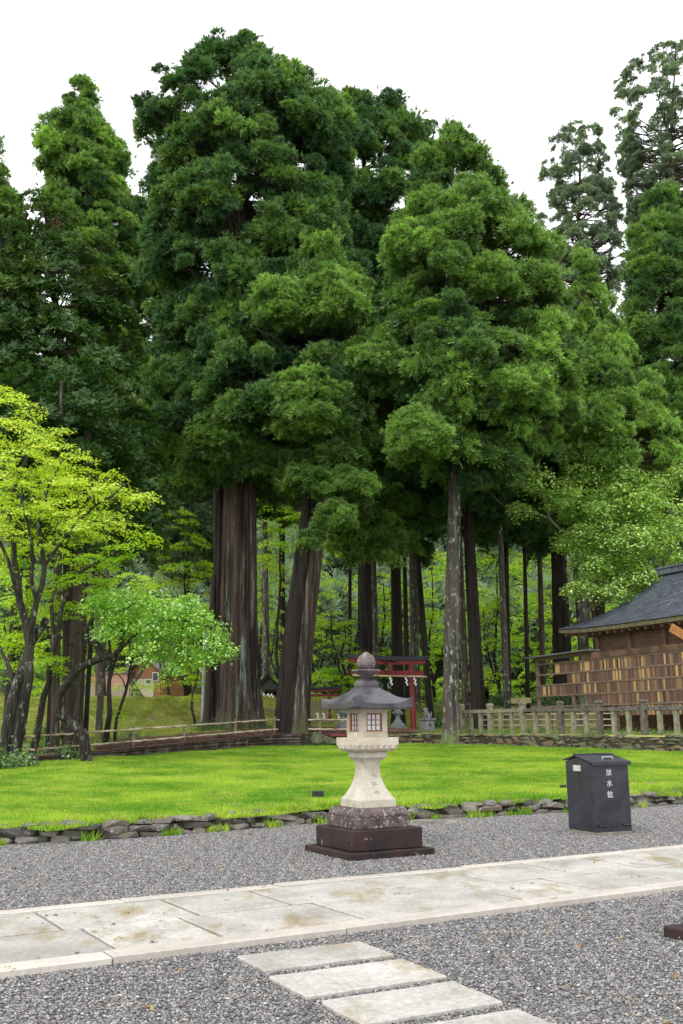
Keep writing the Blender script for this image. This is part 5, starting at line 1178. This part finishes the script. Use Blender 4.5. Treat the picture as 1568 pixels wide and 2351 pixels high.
conifer('shaded cedar filling the gap behind the leaning trunk', 66, 650, [(800, 560, 720), (950, 540, 740), (1080, 560, 740), (1150, 600, 720)], 14, 'bark_dark', lobe=1.4, dens=.8, seed=18, rdmax=4, tmean=.1, **FR)
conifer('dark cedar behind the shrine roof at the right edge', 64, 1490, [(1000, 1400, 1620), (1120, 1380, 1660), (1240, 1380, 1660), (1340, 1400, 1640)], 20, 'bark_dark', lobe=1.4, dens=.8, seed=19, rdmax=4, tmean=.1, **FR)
# slim forest trunks whose crowns merge into the canopy
FT = [(868, 14, 58, 'bark_grey', 'slim grey trunk seen above the left half of the red gate'), (914, 27, 56, 'bark_dark', 'thick shaded trunk above the red gate plaque'), (937, 12, 64, 'bark_dark', 'thin black trunk between two thicker trunks behind the red gate'),
      (990, 15, 52, 'bark_dark', 'thin dark curving trunk just right of the red gate'), (1071, 17, 50, 'bark_grey', 'slim trunk right of the grey lichened cedar'), (1100, 30, 49, 'bark_dark', 'thick black trunk right of the grey lichened cedar'),
      (1166, 15, 50, 'bark_grey', 'thin straight grey trunk rising from the stone fence'), (1213, 10, 54, 'bark_dark', 'thinnest dark trunk left of the shrine rack'), (611, 16, 62, 'bark_grey', 'slim grey trunk between giant cedar and leaning cedar'), (801, 9, 58, 'bark_dark', 'thin dark trunk at the left end of the red gate'),
      (1352, 26, 52, 'bark_grey', 'lichened trunk seen under the shrine eaves'), (1385, 22, 55, 'bark_grey', 'grey trunk behind the shrine eaves right of the lichened one'),
      (18, 20, 33, 'bark_dark', 'dark trunk leaning at the far left edge'), (48, 21, 36, 'bark_dark', 'dark trunk behind the forked maple stem'), (113, 10, 34, 'bark_dark', 'thin dark trunk left of the ivy covered one'), (129, 19, 32.5, 'bark', 'ivy flecked cedar trunk at left behind the bamboo fence'), (163, 30, 32.8, 'bark', 'broad cedar trunk behind the crooked cherry'), (178, 22, 37, 'bark', 'cedar trunk touching the broad one behind the crooked cherry'),
      (197, 11, 39, 'bark_dark', 'thin black trunk right of the crooked cherry'), (228, 15, 36.5, 'bark_grey', 'straight grey trunk right of the crooked cherry')]
for i, (u, w, Y, bk, lab) in enumerate(FT):
    rg = np.random.default_rng(500 + i); x = P(u, 1650, Y)[0]; z = root_z(x, Y); r = w * Y / FPX / KS / 2; h = (15 if u > 240 else 10.5) + rg.uniform(0, 3); ln = rg.normal() * .25; ln = {18: -.0, 990: -.9, 1166: 0}.get(u, ln)
    t = thing('cedar_tree', lab, 'tree', (x, Y, z - .05), 0, 'cedar trunks standing in the wood')
    link('trunk', trunk_mesh([(0, 0, 0, r * 1.08), (ln * .3, 0, h * .3, r * .95), (ln, 0, h, r * .6)], 60 + i, .05, .35, 20, 24), M[bk], t)
    n = 26; zz = rg.uniform(h * .62, h * 1.05, n); a = rg.uniform(0, 6.28, n); q = rg.uniform(.2, 2.3, n) * 1.1
    pts = np.stack([ln * zz / h + q * np.cos(a), q * np.sin(a), zz], 1); up = vnorm(np.array([0, 0, 1.]) + np.stack([np.cos(a), np.sin(a), 0 * a], 1) * .5)
    scatter('crown', 'hinoki' if u < 240 else 'cedar', pts, tilt_rots(up, rg), rg.uniform(.7, 1.15, n), np.clip(rg.normal(.2, .15, n), .02, 1), t, seed=i)
    lb = MB()
    for k in range(10): zc = rg.uniform(h * .3, h * .7); a_ = rg.uniform(0, 6.28); L = rg.uniform(.6, 1.8); lb.tube([(ln * zc / h, 0, zc), (ln * zc / h + L * .6 * math.cos(a_), L * .6 * math.sin(a_), zc - .1), (ln * zc / h + L * math.cos(a_), L * math.sin(a_), zc - .25)], [.025, .015, .006], 4, False)
    lb.obj('dead_limbs', M['bark_dark'], t)['kind'] = 'stuff'
# broken trunk beside the giant
x = P(482, 1650, 47)[0]; z = root_z(x, 47); t = thing('dead_tree', 'broken dead trunk with jagged top left of the giant cedar', 'tree', (x, 47, z - .05)); h = P(482, 1318, 47)[2] - z
r = 30 * 47 / FPX / KS / 2; link('trunk', trunk_mesh([(0, 0, 0, r), (.02, 0, h * .5, r * .75), (.05, 0, h, r * .35)], 91, .1, .4, 28, 30), M['bark'], t)

# ------------------------------------------------------------------ broadleaf trees
broadleaf('large yellow-green maple spreading over the bamboo fence at left', 'maple_tree', 28.5, (12, 1745), [
    ([(10, 1745, 0), (20, 1640, 0), (42, 1560, 0), (70, 1480, .2), (108, 1420, .3)], .17, .11), ([(22, 1660, 0), (38, 1600, 0), (22, 1535, 0), (-5, 1480, .3)], .10, .05),
    ([(30, 1745, -.1), (50, 1655, 0), (66, 1560, 0), (68, 1480, 0), (60, 1430, 0), (45, 1380, 0), (42, 1330, .2), (32, 1250, .2), (20, 1180, .2), (40, 1100, 0), (75, 1010, 0)], .17, .03),
    ([(66, 1490, 0), (84, 1380, -.2), (98, 1340, -.3), (102, 1300, -.4), (88, 1200, -.5), (110, 1120, -.6), (150, 1040, -.6)], .10, .03), ([(84, 1385, -.2), (72, 1330, -.6), (75, 1290, -.8), (64, 1200, -1.2), (50, 1120, -1.2)], .06, .03),
    ([(102, 1300, -.4), (150, 1230, -.8), (220, 1160, -1), (290, 1110, -1)], .05, .02), ([(45, 1390, 0), (20, 1290, -.5), (-10, 1220, -.5), (-20, 1100, -.5)], .06, .03)],
    [(45, 930, 60, 28, 0), (10, 905, 40, 22, 0), (-10, 1000, 60, 50, 0), (0, 1080, 70, 50, 0), (100, 1090, 100, 40, 0), (220, 1130, 90, 30, 0), (0, 1180, 80, 60, 0), (110, 1150, 100, 50, 0), (130, 1230, 120, 40, 0), (20, 1270, 90, 40, 0), (30, 990, 110, 35, 0), (60, 1045, 150, 42, -.5), (170, 1075, 85, 38, -.5), (30, 1110, 100, 45, -1), (170, 1140, 100, 45, -1), (280, 1105, 90, 28, -.6), (330, 1150, 45, 18, -.6), (50, 1190, 110, 55, -1), (190, 1205, 110, 42, -1), (270, 1190, 80, 30, 0), (110, 1020, 70, 25, 0), (140, 985, 25, 10, 0)],
    'maple_y', 'bark_b', .55, 1.0, .8, 31, tmean=.5, group='spring maples', r_leaf=.007, lf=.7, wig=.2)
broadleaf('green maple with layered sprays below the yellow one at left', 'maple_tree', 31, (70, 1730), [([(70, 1728, 0), (100, 1600, 0), (125, 1480, 0), (140, 1400, 0), (165, 1330, 0), (230, 1290, -.2), (300, 1240, -.4)], .12, .03), ([(125, 1480, 0), (118, 1380, .3), (135, 1290, .4), (125, 1230, .4)], .07, .03)],
    [(80, 1275, 100, 28, 0), (200, 1290, 90, 28, 0), (290, 1265, 60, 16, -.5), (325, 1225, 45, 14, -.5), (90, 1340, 90, 30, 0), (190, 1345, 80, 26, 0), (60, 1400, 80, 30, .5), (150, 1400, 60, 25, .5), (40, 1470, 70, 30, .5), (110, 1500, 60, 22, -.5), (40, 1540, 60, 25, 1), (130, 1545, 35, 14, 0), (250, 1320, 40, 15, 0)],
    'maple_g', 'bark_b', .5, 1.3, .9, 32, tmean=.6, group='spring maples', r_leaf=.007, lf=.6)
broadleaf('dark crooked cherry bent over the bamboo fence with pale drooping leaves', 'cherry_tree', 30.5, (200, 1722), [
    ([(203, 1722, 0), (192, 1690, 0), (172, 1668, 0), (140, 1640, 0), (133, 1615, 0), (138, 1592, 0), (160, 1560, -.2), (182, 1533, -.3), (215, 1518, -.4), (243, 1508, -.5), (262, 1505, -.6), (276, 1490, -.6), (282, 1450, -.6), (275, 1420, -.5), (262, 1412, -.5)], .175, .06),
    ([(236, 1510, -.5), (222, 1480, -.4), (200, 1465, -.3), (198, 1450, -.3), (212, 1420, -.3), (214, 1395, -.2), (235, 1385, -.2)], .12, .05), ([(276, 1490, -.6), (330, 1440, -.9), (400, 1420, -1.1), (480, 1440, -1.3), (530, 1480, -1.3)], .05, .015), ([(262, 1412, -.5), (320, 1380, -.8), (400, 1370, -1)], .04, .015)],
    [(300, 1370, 100, 26, -.6), (390, 1385, 90, 28, -.9), (300, 1430, 90, 32, -.8), (400, 1430, 90, 34, -1), (465, 1430, 60, 30, -1.2), (500, 1465, 40, 26, -1.3), (525, 1490, 20, 12, -1.3), (350, 1485, 70, 22, -1), (430, 1485, 50, 22, -1), (400, 1530, 30, 14, -1), (230, 1390, 60, 22, -.3), (240, 1440, 40, 16, -.3), (480, 1500, 20, 14, -1.2)],
    'cherry', 'bark_b', .46, 2.3, .8, 33, tmean=.5, group='broadleaf trees in spring leaf', r_leaf=.006, lf=.6)
broadleaf('slim twin stemmed tree right of the straight grey trunk', 'small_tree', 36, (242, 1697), [([(242, 1697, 0), (252, 1640, 0), (250, 1575, 0), (255, 1520, 0), (250, 1460, 0)], .13, .04), ([(252, 1560, 0), (270, 1500, 0), (300, 1450, .3), (330, 1440, .3)], .06, .03)], [(260, 1440, 60, 25, 0), (320, 1450, 50, 20, 0)], 'maple_g', 'bark_dark', .45, .7, .9, 34, r_leaf=.006)
broadleaf('thin dark leaning sapling in front of the distant house', 'small_tree', 36.5, (262, 1697), [([(265, 1697, 0), (268, 1650, 0), (288, 1590, 0), (300, 1520, 0), (302, 1440, 0)], .07, .03), ([(290, 1585, 0), (282, 1560, 0), (268, 1545, 0)], .03, .015)], [(300, 1430, 50, 22, 0), (275, 1640, 12, 10, 0)], 'maple_g', 'bark_dark', .4, .7, .9, 35, r_leaf=.006)
broadleaf('leaning forked grey tree on the grassy bank before the distant house', 'small_tree', 50.5, (345, 1655), [([(345, 1655, 0), (335, 1620, 0), (312, 1585, 0), (298, 1560, 0), (292, 1520, 0)], .22, .09), ([(304, 1570, 0), (322, 1545, 0), (340, 1515, 0), (337, 1480, 0)], .12, .05)], [(300, 1575, 45, 14, -1), (340, 1570, 45, 12, -.5), (385, 1575, 40, 10, -.5), (330, 1490, 60, 25, 0), (290, 1530, 40, 16, 0)], 'maple_y', 'bark_grey', .5, .6, .8, 36, r_leaf=.007, tmean=.3)
broadleaf('small twisting sapling with pale leaves left of the pale pole', 'small_tree', 47.5, (450, 1655), [([(450, 1655, 0), (440, 1625, 0), (442, 1590, 0), (452, 1560, 0), (458, 1520, 0), (470, 1490, 0)], .075, .03)], [(420, 1555, 60, 14, 0), (470, 1560, 50, 14, 0), (450, 1520, 50, 16, 0), (490, 1590, 22, 9, 0), (440, 1600, 25, 8, 0)], 'maple_g', 'bark_b', .48, .7, .8, 37, r_leaf=.006, tmean=.75)
broadleaf('pale green broadleaf tree above the shrine roof with bare whitish twigs', 'broadleaf_tree', 49, (1335, 1650), [([(1335, 1650, 0.0), (1340, 1560, 0.0), (1345, 1450, -1.3), (1350, 1360, -2.3), (1340, 1290, -3.0), (1300, 1230, -3.5), (1262, 1190, -4.0), (1250, 1150, -4.2), (1240, 1110, -4.4)], .22, .035), ([(1345, 1380, -2.1), (1400, 1300, -3.0), (1440, 1220, -3.0), (1460, 1140, -3.0)], .14, .04), ([(1345, 1400, -1.8), (1430, 1350, -2.7), (1500, 1320, -3.3), (1560, 1240, -3.5)], .12, .04), ([(1350, 1330, -3.0), (1325, 1340, -3.5), (1318, 1365, -3.5), (1300, 1385, -3.5)], .05, .015), ([(1262, 1190, -4.0), (1215, 1175, -4.5), (1180, 1165, -4.6)], .035, .012)],
    [(1235, 1105, 50, 26, -4.2), (1200, 1165, 42, 12, -4.4), (1290, 1130, 45, 26, -4.0), (1340, 1090, 60, 26, -3.0), (1330, 1160, 90, 36, -4.0), (1420, 1090, 70, 26, -3.0), (1430, 1150, 100, 42, -3.5), (1500, 1110, 60, 25, -3.0), (1545, 1075, 40, 16, -3.0), (1510, 1180, 80, 42, -3.5), (1350, 1230, 80, 38, -4.2), (1450, 1240, 100, 42, -3.8), (1540, 1250, 50, 40, -3.0), (1360, 1295, 70, 32, -4.2), (1450, 1310, 80, 32, -3.8), (1335, 1350, 50, 20, -4.4), (1400, 1360, 60, 20, -4.0), (1500, 1350, 40, 20, -3.0), (1290, 1240, 30, 16, -4.3)],
    'pale', 'bark_pale', .60, 2.0, .8, 38, tmean=.5, r_leaf=.008, lf=.6, group='broadleaf trees in spring leaf')
BG = [(60, 640, 1640, [(640, 1150, 55, 30, 0), (620, 1200, 40, 22, 0), (680, 1190, 45, 22, 0), (650, 1240, 55, 22, 0), (620, 1290, 40, 20, 0)], 'bright maple high between the giant and the leaning cedar'),
      (55, 790, 1645, [(770, 1480, 50, 22, 0), (800, 1440, 40, 20, 0), (780, 1530, 60, 26, 0), (740, 1560, 40, 20, 0), (800, 1570, 50, 20, 0), (830, 1510, 40, 22, 0), (760, 1420, 35, 16, 0)], 'bright maple left of the red gate'),
      (64, 600, 1640, [(620, 1380, 45, 40, 0), (610, 1450, 40, 40, 0), (640, 1500, 35, 30, 0), (620, 1320, 45, 30, 0), (600, 1560, 45, 25, 0)], 'maple in the gap left of the leaning cedar foot'),
      (66, 880, 1640, [(860, 1400, 60, 40, 0), (900, 1350, 60, 35, 0), (850, 1330, 50, 30, 0), (890, 1460, 70, 35, 0), (880, 1530, 70, 30, 0), (850, 1590, 60, 20, 0)], 'maple behind the left half of the red gate'),
      (68, 990, 1640, [(980, 1380, 60, 45, 0), (1000, 1460, 60, 45, 0), (960, 1540, 60, 40, 0), (1010, 1300, 50, 40, 0), (980, 1600, 60, 20, 0)], 'maple behind the right pillar of the red gate'),
      (62, 1140, 1640, [(1130, 1290, 70, 35, 0), (1150, 1350, 60, 35, 0), (1130, 1420, 70, 35, 0), (1160, 1490, 60, 35, 0), (1120, 1560, 60, 30, 0)], 'bright maple beyond the left part of the stone fence'),
      (70, 1240, 1640, [(1230, 1300, 70, 40, 0), (1250, 1380, 70, 40, 0), (1220, 1450, 70, 40, 0), (1250, 1530, 60, 35, 0), (1200, 1580, 70, 25, 0)], 'maple left of the shrine rack'),
      (66, 420, 1620, [(400, 1190, 60, 24, 0), (430, 1240, 50, 22, 0), (370, 1260, 50, 22, 0), (450, 1300, 45, 25, 0), (400, 1320, 60, 25, 0)], 'maple above the cherry left of the giant cedar'),
      (72, 380, 1600, [(380, 1400, 70, 40, 0), (430, 1450, 60, 40, 0), (440, 1520, 60, 25, 0), (490, 1400, 40, 45, 0)], 'maple behind the arching cherry'),
      (60, 150, 1630, [(160, 1420, 60, 40, 0), (190, 1480, 70, 35, 0), (120, 1500, 70, 35, 0), (170, 1550, 70, 28, 0), (110, 1580, 60, 22, 0)], 'bright maple glowing between the left trunks'),
      (64, 40, 1640, [(30, 1350, 80, 40, 0), (50, 1430, 80, 40, 0), (20, 1510, 70, 40, 0), (60, 1580, 60, 25, 0)], 'bright maple behind the forked stem at left'),
      (93, 270, 1600, [(260, 1400, 60, 40, 0), (250, 1480, 50, 30, 0), (300, 1340, 60, 30, 0)], 'maple above the roof of the distant house'),
      (72, 1060, 1640, [(1070, 1380, 50, 50, 0), (1060, 1480, 50, 50, 0), (1050, 1570, 55, 30, 0)], 'maple right behind the grey lichened cedar'),
      (74, 1400, 1640, [(1400, 1380, 60, 30, 0), (1380, 1440, 60, 40, 0), (1330, 1480, 50, 40, 0), (1450, 1330, 50, 25, 0)], 'maple behind the shrine eaves'),
      (72, 720, 1640, [(730, 1350, 60, 40, 0), (740, 1260, 50, 30, 0), (710, 1430, 50, 40, 0), (690, 1520, 40, 30, 0)], 'maple behind the leaning cedar')]
for i, (Y, u, v, ell, lab) in enumerate(BG):
    top = min(e[1] for e in ell)
    broadleaf(lab, 'maple_tree', Y, (u, 1665), [([(u, 1665, 0), (u + 8, 1600, 0), (u - 6, 1500, 0), (u + 4, (1500 + top) / 2, 0), (u, top + 10, 0)], .13, .03), ([(u + 4, 1580, 0), (u + 25, 1500, 0), (u + 35, 1420, 0)], .07, .03), ([(u - 2, 1560, 0), (u - 25, 1480, 0), (u - 30, 1400, 0)], .07, .03)],
              [(a, b, c_ * 1.12, d * 1.1, e) for a, b, c_, d, e in ell], 'maple_g', 'bark_dark', .80, .85, .8, 700 + i, 'maples in the wood behind', tmean=.55, r_leaf=.01, lf=.35, wig=.25)

# undergrowth
def bush(label, u, v, Y, rx, h, key='shrub', n=14, seed=0, cl=.45, cat='shrub', name='shrub', tm=.4, group='low shrubs along the fences'):
    rg = np.random.default_rng(seed); c = P(u, v, Y); z = root_z(c[0], Y); a = rx * Y / FPX / KS; t = thing(name, label, cat, (c[0], Y, z - .02), 0, group); d = vnorm(rg.normal(size=(n, 3))); d[:, 2] = np.abs(d[:, 2]); pts = d * np.array([a, a * .7, h]) * rg.uniform(.4, .95, (n, 1)) + [0, 0, .08]
    scatter('leaves', key, pts, tilt_rots(vnorm(np.array([0, 0, 1.]) + d * .8), rg), rg.uniform(.6, 1.1, n) * cl, np.clip(rg.normal(tm, .2, n), .02, 1), t, seed=seed)
    sm = MB(); [sm.tube([(0, 0, 0), tuple(p * [.5, .5, .6]), tuple(p)], [.015, .01, .004], 4, False) for p in pts]; sm.obj('stems', M['bark_b'], t)
for i, (lab, u, v, Y, rx, h, n) in enumerate([('leafy green shrub at the foot of the forked maple', 45, 1745, 27.9, 45, .4, 20), ('low shrub at the far left lawn edge', -10, 1750, 27, 40, .6, 14), ('low green plant behind the bamboo fence right of the maple', 85, 1690, 32.5, 40, .5, 14), ('low fern like plant at the crooked cherry foot', 165, 1712, 31.8, 30, .35, 10), ('small bush in front of the bank at left', 110, 1670, 38, 50, .5, 16), ('dark stump bush behind the bamboo fence', 300, 1690, 39, 16, .35, 6), ('bush behind the bamboo fence left of the giant trunk', 465, 1665, 45, 30, .35, 8), ('leafy bush beyond the stone fence left end', 1090, 1600, 56, 40, 1.0, 20), ('leafy bush beyond the stone fence middle', 1160, 1605, 58, 50, 1.1, 24), ('leafy bush behind the slip rack posts', 1250, 1610, 56, 50, 1.0, 24), ('pale bush between red gate pillar and the lion', 995, 1590, 56, 35, 1.5, 22), ('bush behind the guardian lion', 1010, 1640, 54, 25, .7, 10), ('low green plant behind the small grey lantern', 893, 1672, 50, 40, .4, 12), ('low bush behind the slip rack end', 1310, 1625, 53, 50, .9, 20)]): bush(lab, u, v, Y, rx, h, n=n, seed=800 + i)
# weeds along the stone edging
for i, (u, v, h, lab) in enumerate([(537, 1893, .28, 'leafy weed growing from the edging stones left of centre'), (78, 1905, .12, 'small weed on the edging stones at left'), (345, 1893, .1, 'low grey-green weed on the edging near the middle left'), (446, 1895, .12, 'tiny weed in the edging right of the grey-green one'), (722, 1885, .16, 'weed with yellow tips beside the lantern base'), (1105, 1872, .14, 'weed in front of the edging right of the lantern'), (1290, 1862, .2, 'grassy weed beside the black box'), (620, 1896, .12, 'grass tuft at the foot of the edging left of the lantern')]):
    p = G(u, v); rg = np.random.default_rng(900 + i); t = thing('weed', lab, 'weed', (p[0], p[1] - .03, 0), 0, 'weeds along the stone edging'); n = 5
    pts = np.stack([rg.normal(0, .06, n), rg.normal(0, .03, n), rg.uniform(.3, 1, n) * h], 1); scatter('leaves', 'shrub', pts, tilt_rots(vnorm(np.array([0, 0, 1.]) + rg.normal(size=(n, 3)) * .5), rg), np.full(n, .14), np.full(n, .9), t, seed=i)
    sm = MB(); [sm.tube([(0, 0, 0), tuple(q)], [.005, .003], 4, False) for q in pts]; sm.obj('stems', M['shrub'], t)
# clover and broad weeds in the lawn, litter under the giants, distant wooded hill
rg = np.random.default_rng(33); L_ = []
for _ in range(420):
    y = rg.uniform(15, 40); x = rg.uniform(-.4, .4) * y
    if yF(x) + .3 < y < yB(x) - .5 and (wob(x, y, .6, 5) > .1 or rg.random() < .2): L_.append((x, y, float(lawn_z(x, y)) + .035))
n = len(L_); scatter('clover', 'shrub', L_, np.zeros((n, 3)), rg.uniform(.08, .22, n) * .8, rg.uniform(.4, 1, n), seed=4)
L_ = []
for _ in range(2600):
    x = rg.uniform(-8, 3); y = yB(x) + rg.uniform(.7, 5)
    if wob(x, y, 1.2, 7) > -.35: L_.append((x, float(y), float(T(x, y)) + .02))
n = len(L_); scatter('fallen_litter', 'litter', L_, np.stack([np.zeros(n), np.zeros(n), rg.uniform(0, 6, n)], 1), np.stack([np.full(n, .42), np.full(n, .42), np.full(n, .2)], 1), rg.uniform(.1, 1, n), seed=5)
L_ = []
for _ in range(2300):
    x = rg.uniform(-16, 14); y = yB(x) + rg.uniform(.5, 9)
    if wob(x, y, .9, 12) > .0 and abs(x) < y * .37: L_.append((x, float(y), float(T(x, y)) + .04))
n = len(L_); scatter('ground_cover', 'shrub', L_, np.stack([np.zeros(n), np.zeros(n), rg.uniform(0, 6, n)], 1), rg.uniform(.12, .34, n), rg.uniform(.1, 1, n), seed=6)
L_ = []
for _ in range(4200):
    x = rg.uniform(-75, 75); y = rg.uniform(86, 190)
    if y < 97 and x < -8: continue
    L_.append((x, y, float(T(x, y)) + rg.uniform(1, 9)))
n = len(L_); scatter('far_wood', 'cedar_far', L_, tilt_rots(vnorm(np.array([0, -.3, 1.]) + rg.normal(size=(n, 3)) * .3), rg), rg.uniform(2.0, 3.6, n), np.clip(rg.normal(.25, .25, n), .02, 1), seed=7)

L_ = []
for _ in range(260):
    y = rg.uniform(5, 19); x = rg.uniform(-.38, .38) * y
    if y < yF(x) - .2:
        a = np.array([x, y, 0]) @ N_; L_.append((x, y, .054 if 7.36 < a < 9.24 else (.062 if 7.1 < a < 9.45 else .022)))
n = len(L_); scatter('fallen_leaves', 'fallen', L_, rg.normal(size=(n, 3)) * [.15, .15, 3], rg.uniform(.02, .055, n), rg.uniform(.05, 1, n), seed=9)

L_, S3 = [], []
for _ in range(260):
    x = rg.uniform(-9, 10); top = rg.random() < .84; y = float(yF(x)) + (rg.uniform(.05, .35) if top else -rg.uniform(.1, .16)); L_.append((x, y, float(lawn_z(x, y)) if top else .01)); S3.append(rg.uniform(.5, 1.3))
for _ in range(700):
    y = rg.uniform(15, 42); x = rg.uniform(-.4, .4) * y
    if yF(x) + .3 < y < yB(x) - .3 and (wob(x, y, .7, 9) > .25): L_.append((x, y, float(lawn_z(x, y)))); S3.append(rg.uniform(.5, 1.1))
n = len(L_); scatter('edge_grass', 'tuft', L_, np.stack([np.zeros(n), np.zeros(n), rg.uniform(0, 6, n)], 1), S3, rg.random(n), seed=10)
